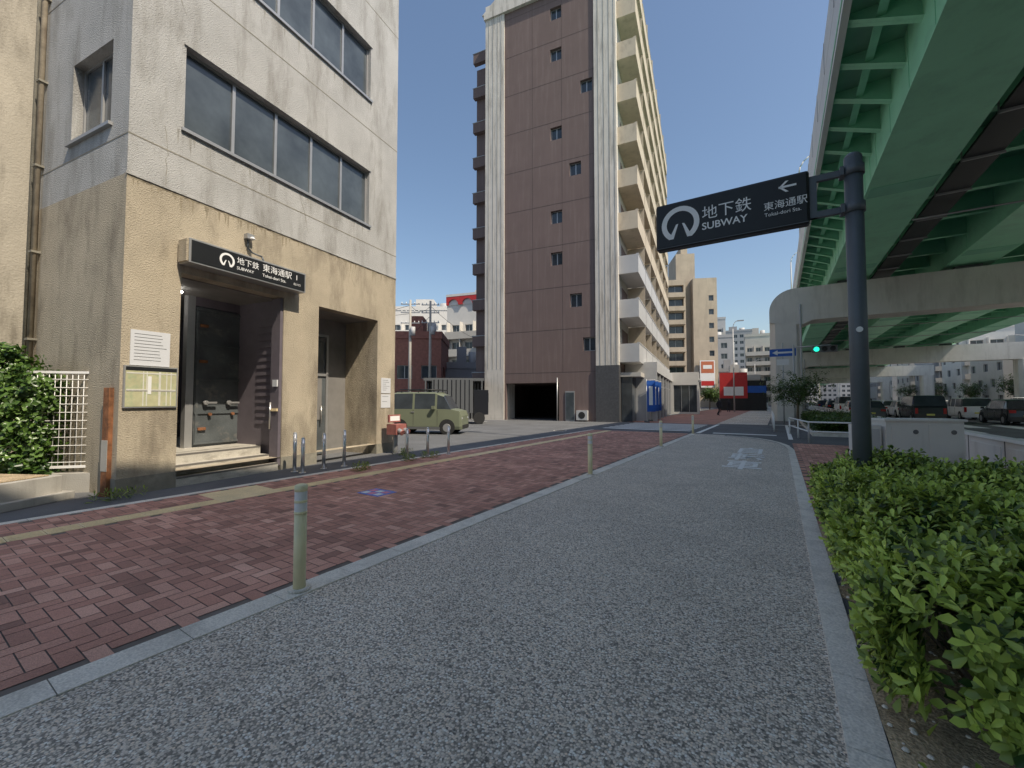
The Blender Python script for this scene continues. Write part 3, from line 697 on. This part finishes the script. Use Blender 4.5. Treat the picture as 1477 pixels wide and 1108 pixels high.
def upole(x,y,h):
    mb=MB(); mb.cyl((0,0,0),(0,0,h),.17,.1,12,'conc')
    for z in (h-.4,h-1.2,h-2.2): mb.box(-.9,.9,-.04,.04,z-.04,z+.04,'alu'); [mb.cyl((q,0,z+.04),(q,0,z+.2),.05,.04,8,'wpaint') for q in (-.8,-.4,.4,.8)]
    mb.cyl((.3,-.2,h-3.4),(.3,-.2,h-2.6),.22,.22,12,'lgrey'); mb.build('utility_pole',(x,y,0))
upole(-9.6,39,11); upole(-8.2,41.5,11.5)
mb=MB()
for (a,b) in (((-9.6,39,10.5),(-8.2,41.5,11)),((-9.6,39,10.5),(-30,50,10)),((-8.2,41.5,11),(-4,60,10)),((-9.6,39,9.7),(-40,44,9.5)),((-8.2,41.5,10),(-22,70,9))):
    a=Vector(a);b=Vector(b); pts=[a.lerp(b,t/8)-Vector((0,0,1.2*4*(t/8)*(1-t/8)*.5)) for t in range(9)]; mb.tube(pts,.02,5,'black')
mb.build('overhead_wires')

# ------------------------------------------------------------ elevated expressway
X=E('elevated_expressway',rot=-TH)
s0,s1=-30,300
DR=23.6
mb=MB()
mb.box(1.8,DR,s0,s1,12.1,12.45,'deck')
mb.box(1.62,1.8,s0,s1,11.75,13.1,'noise'); mb.box(1.60,1.66,s0,s1,11.95,12.05,'green'); mb.box(DR,DR+.2,s0,s1,11.9,13.1,'noise')
for k in range(110): mb.box(1.60,1.64,s0+k*3,s0+k*3+.06,13.1,14.2,'alu')
mb.box(1.615,1.63,s0,s1,13.1,14.2,'noise')
mb.build('deck',parent=X)
mb=MB()
GR=(3.3,9.2,15.2,20.4)
for r0 in GR:
    w=2.0
    mb.box(r0,r0+w,s0,s1,10.05,12.098,'green'); mb.box(r0-.12,r0+w+.12,s0,s1,10.0,10.05,'green')
for k in range(28):
    s=s0+4+k*12
    for r0 in GR: mb.box(r0-.015,r0+2.015,s-.5,s+.5,9.98,10.0,'greend'); mb.box(r0-.02,r0,s-.45,s+.45,10.06,12.0,'green')
for k in range(140):
    s=s0+1+k*2.35
    mb.box(3.285,3.3,s-.008,s+.008,10.06,12.09,'greend')
mb.build('box_girders',parent=X)
mb=MB()
s=s0+.5
while s<s1:
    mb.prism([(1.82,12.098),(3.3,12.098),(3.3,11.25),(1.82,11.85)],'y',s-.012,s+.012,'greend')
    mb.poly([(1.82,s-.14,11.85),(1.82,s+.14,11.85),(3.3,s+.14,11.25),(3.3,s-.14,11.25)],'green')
    s+=1.75 if s<120 else 3.5
s=s0+.5
while s<200:
    for a,b in ((5.3,9.2),(11.2,15.2),(17.2,20.4)):
        mb.box(a,b,s-.012,s+.012,11.0,12.098,'greend'); mb.box(a,b,s-.15,s+.15,10.97,11.0,'green')
    s+=3.5
for r in (2.5,7.2,13.2,19.2): mb.box(r-.01,r+.01,s0,s1,11.75,12.098,'greend'); mb.box(r-.1,r+.1,s0,s1,11.72,11.75,'greend')
mb.build('brackets_and_floor_beams',parent=X)
mb=MB()
for r in (5.9,6.25,6.6): mb.cyl((r,s0,10.35),(r,s1,10.35),.09,.09,8,'black',False)
mb.box(5.75,6.75,s0,s1,10.18,10.22,'black')
for k in range(110): mb.box(5.7,6.8,s0+k*3,s0+k*3+.06,10.1,10.18,'alu'); mb.box(5.7,5.74,s0+k*3,s0+k*3+.05,10.1,11.2,'alu')
mb.cyl((5.7,s0,11.2),(5.7,s1,11.2),.025,.025,6,'alu',False)
for k in range(24): mb.cyl((5.4,s0+8+k*12,9.9),(22.4,s0+8+k*12,9.9),.04,.04,6,'alu')
mb.build('drain_pipes_and_catwalk',parent=X)
mb=MB()
for s in (39,64,92,120,-10,14):
    z=13.1; mb.cyl((1.72,s,z),(1.72,s,z+6.2),.10,.06,10,'lgrey')
    pts=[(1.72,s,z+6.2)]+[(1.72+1.3*(1-math.cos(R(a))),s,z+6.2+1.3*math.sin(R(a))) for a in (20,40,60,80,90)]; mb.tube(pts,.045,8,'lgrey'); e=pts[-1]; mb.box(e[0],e[0]+.7,s-.12,s+.12,e[2]-.08,e[2]+.05,'lgrey')
mb.build('deck_lamps',parent=X)
def pier(s,rl,rr,name):
    mb=MB()
    def col(rc,w):
        hw=w/2; ch=.35
        pts=[(rc-hw,s-hw+ch),(rc-hw+ch,s-hw),(rc+hw-ch,s-hw),(rc+hw,s-hw+ch),(rc+hw,s+hw-ch),(rc+hw-ch,s+hw),(rc-hw+ch,s+hw),(rc-hw,s+hw-ch)]
        mb.prism(pts,'z',0,7.3,'pier')
    col(rl,2.0); col(rr,2.2)
    n=10; L=[(rl-1+1.6*(1-math.cos(R(90*i/n))),8.1+1.6*math.sin(R(90*i/n))) for i in range(n+1)]
    prof=[(rl-1,7.3)]+L+[(rr+1.1,9.7),(rr+1.1,7.3)]+[(rr-1.1,7.3),(rl+1.6,7.3),(rl+1.0,7.0)]
    mb.prism(prof,'y',s-1.02,s+1.02,'pier')
    for r0 in GR: mb.box(r0+.4,r0+1.6,s-.5,s+.5,9.7,9.98,'cgrey')
    mb.cyl((rl+.9,s-1.06,0),(rl+.9,s-1.06,8.5),.06,.06,8,'lgrey')
    o=mb.build(name,rot=-TH)
pier(37.5,.55,29,'expressway_pier'); pier(88,3.0,29.5,'expressway_pier'); pier(135,3,29.5,'expressway_pier'); pier(180,3,29.5,'expressway_pier'); pier(-14,.55,29,'expressway_pier')

# ------------------------------------------------------------ subway pole sign
G=E('subway_direction_sign',S(.86,6.7),-TH)
mb=MB(); mb.cyl((0,0,0),(0,0,4.62),.095,.095,28,'pole'); mb.dome((0,0,4.62),.095,'pole',28,5,.8); mb.cyl((0,0,0),(0,0,.03),.19,.19,20,'pole')
for z in (3.98,4.46): 
    mb.cyl((0,0,z-.06),(0,0,z+.06),.113,.113,28,'pole'); mb.box(-.46,-.09,-.03,.03,z-.04,z+.04,'pole'); mb.box(-.14,-.10,-.09,.09,z-.055,z+.055,'pole')
mb.box(-.46,-.38,-.035,.035,3.94,4.50,'pole'); mb.cyl((.0,-.095,2.42),(0,-.11,2.42),.035,.035,10,'wpaint')
mb.build('post',parent=G)
mb=MB(); mb.box(-2.42,-.46,-.09,.09,3.87,4.58,'black'); mb.build('panel',parent=G,bevel=.035)
mb=MB(); mb.box(-2.40,-.48,-.094,-.0902,3.885,3.895,'pole'); 
logo(mb,lambda a,b:Vector((-2.06+a,-.095,4.22+b)),.27)
P=lambda a,b:Vector((-.70+a,-.095,4.42+b))
for q in ([(-.10,-.014),(.10,-.014),(.10,.014),(-.10,.014)],[(-.10,0),(-.02,.075),(.015,.075),(-.065,0)],[(-.10,0),(-.065,0),(.015,-.075),(-.02,-.075)]): mb.poly([P(*p) for p in q],'text')
mb.build('symbols',parent=G)
rf=(R(90),0,0)
text('地下鉄','t1',G,(-1.76,-.094,4.285),rf,.215); text('SUBWAY','t2',G,(-1.76,-.094,4.10),rf,.145,bold=.002)
text('東海通駅','t3',G,(-.98,-.094,4.19),rf,.125); text('Tokai-dori Sta.','t4',G,(-.97,-.094,4.08),rf,.07)

# ------------------------------------------------------------ hedge
HG=E('hedge',rot=-TH)
n=3300
r=rng.uniform(.55,3.6,n); s=rng.uniform(2.55,7.3,n)
def top(r,s): 
    e=np.minimum(np.minimum((r-.40)/.40,(s-2.3)/.6),(7.5-s)/.35)
    return .40+.28*np.clip(e,0,1)**.5+.06*np.sin(r*4+s*2.3)+.05*np.sin(s*5.1-r*2)
z=top(r,s)+rng.normal(0,.035,n)
A=np.stack([rng.normal(0,.4,n)-.6*np.clip(1-(r-.5)/.4,0,1),rng.normal(0,.4,n),np.ones(n)],1)
C=np.stack([r,s,z],1)
m=1300; s2=rng.uniform(2.55,7.35,m); z2=rng.uniform(.15,.6,m); C2=np.stack([.56+.14*rng.random(m)-.1*np.sin(z2*4)+.06*np.sin(s2*4),s2,z2],1); A2=np.stack([-np.ones(m),rng.normal(0,.5,m),rng.uniform(.1,1,m)],1)
m3=1000; r3=rng.uniform(.65,3.5,m3); z3=rng.uniform(.15,.6,m3); C3=np.stack([r3,2.52+.12*rng.random(m3)+.10*np.sin(r3*5),z3],1); A3=np.stack([rng.normal(0,.5,m3),-np.ones(m3),rng.uniform(.1,1,m3)],1)
m4=400; r4=rng.uniform(.5,3.5,m4); C4=np.stack([r4,7.35+.05*rng.random(m4),rng.uniform(.2,.6,m4)],1); A4=np.stack([rng.normal(0,.5,m4),np.ones(m4),rng.uniform(.1,1,m4)],1)
C=np.concatenate([C,C2,C3,C4]);A=np.concatenate([A,A2,A3,A4])
P,D,Q,LL,WW,RR=rosettes(C,A,8,.088,(.0,1.0),.46,.42,.42)
RR=RR+.16*np.sin(P[:,0]*3+1)*np.sin(P[:,1]*2.2)
leaves('foliage',P,D,Q,LL,WW,RR,'leaf',parent=HG)
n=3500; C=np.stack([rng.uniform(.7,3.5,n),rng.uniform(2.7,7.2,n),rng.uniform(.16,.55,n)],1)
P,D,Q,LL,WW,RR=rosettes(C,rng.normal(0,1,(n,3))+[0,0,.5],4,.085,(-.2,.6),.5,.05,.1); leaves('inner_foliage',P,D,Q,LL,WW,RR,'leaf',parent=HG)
mb=MB()
for i in range(90):
    r=random.uniform(.7,3.4) if i>40 else random.uniform(.75,1.3);s=random.uniform(2.8,7.1) if i>25 else random.uniform(2.6,3.1)
    mb.cyl((r,s,0),(r+random.uniform(-.04,.04),s,.16),.02,.017,7,'bark')
    for k in range(4):
        p1=(r+random.uniform(-.25,.25),s+random.uniform(-.2,.25),random.uniform(.35,.52)); mb.cyl((r,s,.14),p1,.012,.006,6,'bark')
mb.build('stems',parent=HG)
n=260; C=np.stack([rng.uniform(.4,1.6,n),rng.uniform(.5,6.5,n),np.full(n,.055)],1)
leaves('leaf_litter',C,rng.normal(0,1,(n,3))*[1,1,.15],np.tile([[0,0,1.]],(n,1))+rng.normal(0,.2,(n,3)),np.full(n,.05),np.full(n,.025),rng.uniform(.4,.9,n),'leaf',rot=-TH)

# ------------------------------------------------------------ cabinets, barriers
mb=MB(); mb.box(0,1.45,0,.6,.1,1.08,'white'); mb.box(-.04,1.49,-.04,.64,1.08,1.13,'white'); mb.box(.02,1.43,.02,.58,0,.1,'conc')
for x in (.1,.8): mb.box(x,x+.58,-.012,0,.16,1.02,'white'); mb.cyl((x+.45,-.012,.85),(x+.45,-.03,.85),.05,.05,12,'cgrey')
mb.box(-.45,-.06,.05,.55,0,.98,'white'); mb.box(-.40,-.1,.035,.05,.1,.9,'lgrey')
for i in range(6): mb.box(-.36,-.14,.03,.036,.15+i*.05,.17+i*.05,'cgrey')
p=S(2.0,12.3); mb.build('utility_cabinet',p,-R(12),bevel=.012)
mb=MB(); mb.box(4.0,4.22,3,34,0,.68,'white'); mb.prism([(3.96,.68),(4.26,.68),(4.22,.74),(4.0,.74)],'y',3,34,'pier')
for k in range(16): mb.box(3.992,4.228,3+k*2,3.03+k*2,0,.68,'cgrey'); mb.box(3.985,4.0,3.2+k*2,4.85+k*2,.12,.55,'pier')
mb.build('roadside_barrier_wall',rot=-TH)
def rail(r0,s0,r1,s1,h=.75):
    mb=MB(); a=Vector((r0,s0,0));b=Vector((r1,s1,0)); L=(b-a).length; n=max(1,int(L/1.5))
    for i in range(n+1): p=a.lerp(b,i/n); mb.cyl(p,p+Vector((0,0,h)),.03,.03,8,'wpaint')
    for z in (h,h*.55): mb.cyl(a+Vector((0,0,z)),b+Vector((0,0,z)),.028,.028,8,'wpaint')
    mb.build('pipe_guardrail',rot=-TH)
rail(.9,18.5,3.9,18.5); rail(.9,18.5,.4,22.5); rail(-.2,24,-.4,34,.8); rail(4.0,36,4.0,80)
mb=MB(); mb.box(1.2,3.9,22,60,0,.14,'kerb'); mb.box(1.4,3.7,22.2,59.8,.14,.2,'soil'); mb.build('planted_island',rot=-TH)
n=2200; C=np.stack([rng.uniform(1.4,3.7,n),rng.uniform(22.3,35,n),.55+rng.normal(0,.08,n)],1); A=np.stack([rng.normal(0,.5,n),rng.normal(0,.5,n),np.ones(n)],1)
C[:900,2]=rng.uniform(.2,.5,900); C[:450,1]=22.3; C[450:900,0]=1.4
P,D,Q,LL,WW,RR=rosettes(C,A,5,.17,(.0,.9),.5,.35,.3); leaves('low_shrubs',P,D,Q,LL,WW,RR,'tleaf',rot=-TH)

def tree(name,x,y,h,cr,n=260,ls=.16,base=.4):
    o=E(name,(x,y,0)); mb=MB(); th=h*.42
    mb.cyl((0,0,0),(.05,0,th),.09*h/4,.06*h/4,10,'bark'); tips=[]
    for i in range(9):
        a=i*2.4; e=random.uniform(.5,1.2); L=cr*random.uniform(.6,.95)
        p0=Vector((.05,0,th*random.uniform(.75,1))); p1=p0+Vector((math.cos(a)*math.cos(e),math.sin(a)*math.cos(e),math.sin(e)))*L*1.3
        mb.cyl(p0,p1,.035*h/4,.012,6,'bark'); tips.append(p1); tips.append(p0.lerp(p1,.6))
    mb.build('trunk',parent=o)
    T=np.array([list(t) for t in tips]); C=T[rng.integers(0,len(T),n)]+rng.normal(0,cr*.26,(n,3)); C[:,2]=np.clip(C[:,2],th*.8,h)
    P,D,Q,LL,WW,RR=rosettes(C,rng.normal(0,.5,(n,3))+[0,0,1],6,ls,(-.3,.8),.5,base,.35); leaves('crown',P,D,Q,LL,WW,RR,'tleaf',parent=o)
p=S(.9,29); tree('street_tree',p.x,p.y,3.6,1.35,600,.15)
for i,(r,s,h) in enumerate([(32,80,6),(32,100,7),(32,118,6),(32,140,7),(2.5,100,7),(32,165,7),(-9.5,75,4),(-9.5,95,5)]):
    p=S(r,s); tree('street_tree',p.x,p.y,h,h*.33,260,.35)

def lamp(r,s,h,arm,double=False):
    mb=MB(); mb.cyl((0,0,0),(0,0,h-1.0),.09,.06,12,'lgrey')
    pts=[(0,0,h-1.0)]+[(arm*(1-math.cos(R(a))),0,h-1.0+1.0*math.sin(R(a))) for a in (15,30,45,60,75,90)]; mb.tube(pts,.04,8,'lgrey')
    e=pts[-1]; mb.box(e[0]-.1,e[0]+.6*(1 if arm>0 else -1)+.1,-.1,.1,e[2]-.07,e[2]+.05,'lgrey')
    mb.build('street_lamp',S(r,s),-TH)
lamp(-4.9,62,12,.6); lamp(4.2,95,11,2); lamp(-4,100,10,1); lamp(31,90,11,-2)
SG=E('traffic_sign',S(.3,33.5),-TH); mb=MB(); mb.cyl((0,0,0),(0,0,5.4),.05,.05,10,'lgrey'); mb.box(-.75,.75,-.06,-.03,4.5,5.0,'blue'); mb.box(-.3,.55,-.064,-.061,4.69,4.81,'wpaint'); mb.poly([(-.6,-.063,4.75),(-.28,-.063,4.92),(-.28,-.063,4.58)],'wpaint'); mb.box(-.35,.35,-.06,-.03,3.9,4.3,'wpaint'); mb.build('sign',parent=SG)
mb=MB(); mb.cyl((0,0,0),(0,0,5.2),.07,.06,10,'lgrey'); mb.cyl((0,0,5.0),(2.0,0,5.05),.04,.04,8,'lgrey'); mb.box(1.0,2.3,-.12,.12,4.6,5.0,'cgrey')
for i,k in enumerate(('gled','dark','dark')): mb.cyl((1.22+i*.42,-.121,4.8),(1.22+i*.42,-.15,4.8),.15,.15,16,k); mb.box(1.05+i*.42,1.39+i*.42,-.35,-.12,4.96,4.985,'cgrey')
mb.build('traffic_signal',S(.9,33),-TH)
mb=MB(); mb.cyl((0,0,0),(0,0,5.2),.08,.07,10,'lgrey'); mb.cyl((0,0,5.0),(-2.2,0,5.1),.045,.045,8,'lgrey'); mb.box(-2.3,-1.0,-.12,.12,4.6,5.0,'cgrey')
for i,k in enumerate(('gled','dark','dark')): mb.cyl((-2.1+i*.42,-.121,4.8),(-2.1+i*.42,-.15,4.8),.15,.15,16,k)
mb.build('traffic_signal',S(30,72),-TH)

# ------------------------------------------------------------ cars
def car(name,loc,rot,paint,L=4.3,W=1.7,H=1.5,kind='hatch',rack=False):
    hl=L/2
    if kind=='van':
        st=[(-hl,.55,.56,.90),(-hl+.05,.98,1.0,.97),(-hl+.09,H*.60,H*.62,.98),(-hl+.25,H*.60,H-.03,.99),(-hl+.45,H*.60,H,1),(-.55,H*.6,H+.01,1),(-.45,H*.6,H+.01,1),(.5,H*.6,H,1),(.6,H*.6,H-.01,1),(hl-1.15,H*.6,H-.05,1),(hl-.85,H*.6,H-.14,1),(hl-.50,H*.59,H*.60,.98),(hl-.12,H*.54,H*.55,.95),(hl-.02,H*.42,H*.43,.88),(hl,.35,.36,.8)]
    else:
        st=[(-hl,.5,.51,.86),(-hl+.06,H*.55,H*.56,.95),(-hl+.18,H*.62,H*.64,.97),(-hl+.62,H*.64,H-.07,.98),(-hl+.85,H*.63,H-.02,1),(-.42,H*.62,H,1),(-.32,H*.62,H,1),(.35,H*.61,H-.02,1),(.45,H*.61,H-.04,1),(.62,H*.61,H-.09,1),(hl-1.15,H*.60,H*.62,.99),(hl-.5,H*.54,H*.555,.97),(hl-.12,H*.47,H*.48,.9),(hl,.4,.41,.8)]
    o=E(name,loc,rot); mb=MB(); hw=W/2; zb=.22
    rings=[]
    for (x,b,t,w) in st:
        cab=t-b>.1; w1=hw*w; wt=w1-(.16 if cab else .03)*(1 if kind!='van' else .6)
        half=[(w1*.94,zb),(w1,zb+.14),(w1,min(b-.05,zb+.5)),(w1*.985,b),(wt,t-(.06 if cab else .003)),(wt*.86,t),(0,t+.015)]
        if b<.65: half=[(w1*.94,zb),(w1,zb+.08),(w1,(zb+b)/2+.05),(w1*.985,b-.02),(wt,b),(wt*.86,t),(0,t+.01)]
        rings.append([(x,y,z) for y,z in half]+[(x,-y,z) for y,z in half[-2::-1]])
    n=len(rings[0])
    for i in range(len(rings)-1):
        A,Bq=rings[i],rings[i+1]
        ca=st[i][2]-st[i][1]>.1; cb=st[i+1][2]-st[i+1][1]>.1
        for j in range(n-1):
            k=paint
            side=j in(3,n-5); topf=j in(4,5,n-6,n-7)
            if side and ca and cb: k='glass'
            if side and ca and cb and (st[i+1][0]-st[i][0])<.14: k=paint
            if side and (ca!=cb): k='glass'
            if topf and (ca!=cb): k='glass'
            mb.poly([A[j],A[j+1],Bq[j+1],Bq[j]],k,False)
        mb.poly([A[0],A[-1],Bq[-1],Bq[0]],'dark')
    mb.poly(rings[0],paint); mb.poly(rings[-1][::-1],paint)
    ob=mb.build('body',parent=o)
    w=ob.modifiers.new('weld','WELD'); w.merge_threshold=.001
    b=ob.modifiers.new('bevel','BEVEL'); b.width=.03; b.segments=2; b.limit_method='ANGLE'; b.angle_limit=R(25)
    mb=MB(); wr=.30 if kind=='van' else .32
    for x in (-hl+.62,hl-.68):
        for sg in (-1,1):
            mb.cyl((x,sg*(hw-.22),wr),(x,sg*(hw+.012),wr),wr,wr,20,'rubber'); mb.cyl((x,sg*(hw+.012),wr),(x,sg*(hw+.02),wr),wr*.62,wr*.58,14,'alu')
            mb.cyl((x,sg*(hw-.1),wr+.03),(x,sg*(hw+.004),wr+.03),wr*1.2,wr*1.2,20,'dark')
    mb.build('wheels',parent=o)
    mb=MB()
    for sg in (-1,1):
        y=sg*(hw*.74)
        if kind=='van': mb.box(-hl-.02,-hl+.12,sg*hw*.8-.07,sg*hw*.8+.07,.62,1.0,'tail')
        else: mb.box(-hl-.015,-hl+.16,y-.14,y+.14,H*.47,H*.58,'tail')
        mb.cyl((hl-.16,y,.68),(hl-.02,y,.66),.11,.10,14,'headl')
        mb.box(hl-1.35,hl-1.2,sg*(hw+.02),sg*(hw+.17),H*.60,H*.60+.14,paint)
        mb.box(-.6,-.45,sg*(hw-.0),sg*(hw+.02),H*.52,H*.54,'alu')
        for xx in (-.5,.62): mb.box(xx-.006,xx+.006,sg*hw-.004,sg*hw+.004,.4,H*.58,'dark')
    mb.box(-hl-.02,-hl+.1,-.2,.2,.5,.62,'plate'); mb.box(-hl-.03,-hl+.1,-hw*.85,hw*.85,.26,.42,paint); mb.box(hl-.15,hl+.02,-hw*.8,hw*.8,.26,.42,'dark')
    if rack:
        for sg in (-1,1): mb.cyl((-1.2,sg*.6,H+.12),(.7,sg*.6,H+.12),.02,.02,8,'black'); [mb.cyl((q,sg*.6,H-.02),(q,sg*.6,H+.12),.015,.015,6,'black') for q in (-1.1,-.3,.6)]
        for q in (-1.1,-.7,-.3,.1,.6): mb.cyl((q,-.6,H+.12),(q,.6,H+.12),.015,.015,6,'black')
        mb.box(-hl+.9,hl-1.0,-hw-.01,-hw+.02,.24,.34,'cgrey')
    mb.build('fittings',parent=o)
car('parked_kei_van',(-3.9,19.6,0),-.12,'olive',3.5,1.5,1.9,'van',True)
tr=[(8.6,41,'cblack','van',4.5,1.85),(12.6,40,'cblack','hatch',4.6,1.6),(5.9,43,'cgrey','hatch',4.3,1.5),(6.0,56,'cwhite','van',4.4,1.9),(9.6,57,'cwhite','hatch',4.2,1.5),(13,60,'cwhite','van',4.3,1.8),(16.6,72,'cwhite','hatch',4.3,1.5),(6.2,86,'cblue','hatch',4.3,1.5),(16.5,50,'cwhite','hatch',4.3,1.5),(9.8,75,'cwhite','van',4.3,1.8),(20,44,'cblue','hatch',4.3,1.5),(13,86,'cwhite','hatch',4.3,1.5),(6.2,70,'cblack','hatch',4.3,1.5),(20,60,'cwhite','van',4.3,1.8),(6.0,49,'cwhite','hatch',4.2,1.5),(9.4,50,'cwhite','hatch',4.2,1.5),(12.8,48,'cwhite','van',4.3,1.7)]
for r,s,k,kd,L,h in tr: car('car' if kd=='hatch' else 'minivan',S(r,s),R(90)-TH,k,L,1.72,h,kd)
car('white_van',(35.6,62,0),R(175),'cwhite',4.2,1.7,1.95,'van')

# ------------------------------------------------------------ pedestrian
def person(name,loc,rot,h=1.7):
    o=E(name,loc,rot)
    J={'pel':(0,0,.95,.12),'ch':(0,.02,1.25,.15),'sh':(0,0,1.42,.12),'nk':(0,0,1.5,.055),'hd':(0,-.02,1.6,.09),'ht':(0,-.01,1.7,.07),
       'lh':(-.09,0,.9,.09),'lk':(-.1,-.14,.5,.06),'la':(-.1,-.02,.09,.045),'lt':(-.1,-.16,.04,.04),
       'rh':(.09,0,.9,.09),'rk':(.1,.06,.5,.06),'ra':(.1,.3,.14,.045),'rt':(.1,.2,.03,.035),
       'ls':(-.18,0,1.4,.06),'le':(-.24,.08,1.12,.045),'lw':(-.25,-.02,.88,.032),'lf':(-.25,-.05,.78,.03),
       'rs':(.18,0,1.4,.06),'re':(.24,-.04,1.12,.045),'rw':(.25,-.16,.92,.032),'rf':(.25,-.2,.83,.03)}
    K=list(J); Eg=[('pel','ch'),('ch','sh'),('sh','nk'),('nk','hd'),('hd','ht'),('pel','lh'),('lh','lk'),('lk','la'),('la','lt'),('pel','rh'),('rh','rk'),('rk','ra'),('ra','rt'),('sh','ls'),('ls','le'),('le','lw'),('lw','lf'),('sh','rs'),('rs','re'),('re','rw'),('rw','rf')]
    me=bpy.data.meshes.new('figure'); me.from_pydata([J[k][:3] for k in K],[(K.index(a),K.index(b)) for a,b in Eg],[])
    ob=bpy.data.objects.new('figure',me); scene.collection.objects.link(ob); ob.parent=o
    sk=ob.modifiers.new('skin','SKIN'); 
    lay=me.skin_vertices[0] if me.skin_vertices else None
    if lay is None:
        bpy.context.view_layer.objects.active=ob; bpy.ops.mesh.customdata_skin_add(); lay=me.skin_vertices[0]
    for i,k in enumerate(K): lay.data[i].radius=(J[k][3],J[k][3]); lay.data[i].use_root=(k=='pel')
    ss=ob.modifiers.new('sub','SUBSURF'); ss.levels=1; ss.render_levels=2; me.materials.append(M['cloth'])
    mb=MB()
    mb.dome((0,-.02,1.58),.098,'cloth',12,4,1.2); mb.box(-.05,.05,-.125,-.07,1.53,1.62,'skin'); mb.build('hair_and_face',parent=o)
try:
    person('pedestrian',S(-5.0,46),.4); person('pedestrian',S(-6.0,56),-.5); person('pedestrian',S(-5.4,60),2.6)
except Exception as ex: print('person',ex)

# ------------------------------------------------------------ light
w=bpy.data.worlds.new('World'); scene.world=w; w.use_nodes=True
nt=w.node_tree; bg=nt.nodes['Background']; sky=nt.nodes.new('ShaderNodeTexSky'); sky.sky_type='NISHITA'; sky.sun_disc=False
EL=R(52); az=R(130.6)
sky.sun_elevation=EL; sky.sun_rotation=az; sky.air_density=1.25; sky.dust_density=1.7; sky.ozone_density=2.2
nt.links.new(sky.outputs[0],bg.inputs[0]); bg.inputs[1].default_value=.15
sd=bpy.data.lights.new('sun','SUN'); sd.energy=4.9; sd.angle=R(.5); sd.color=(1,.89,.72)
so=bpy.data.objects.new('sun',sd); scene.collection.objects.link(so)
dv=Vector((math.sin(az)*math.cos(EL),math.cos(az)*math.cos(EL),math.sin(EL)))
so.rotation_euler=dv.to_track_quat('Z','Y').to_euler()
scene.view_settings.view_transform='Standard'; scene.view_settings.look='None'; scene.view_settings.exposure=0
cd=bpy.data.cameras.new('camera'); cd.sensor_width=36; cd.lens=600/1477*36; cd.clip_end=3000; cd.clip_start=.05
co=bpy.data.objects.new('camera',cd); scene.collection.objects.link(co); co.location=(0,0,1.55); co.rotation_euler=(R(92.2),0,0); scene.camera=co
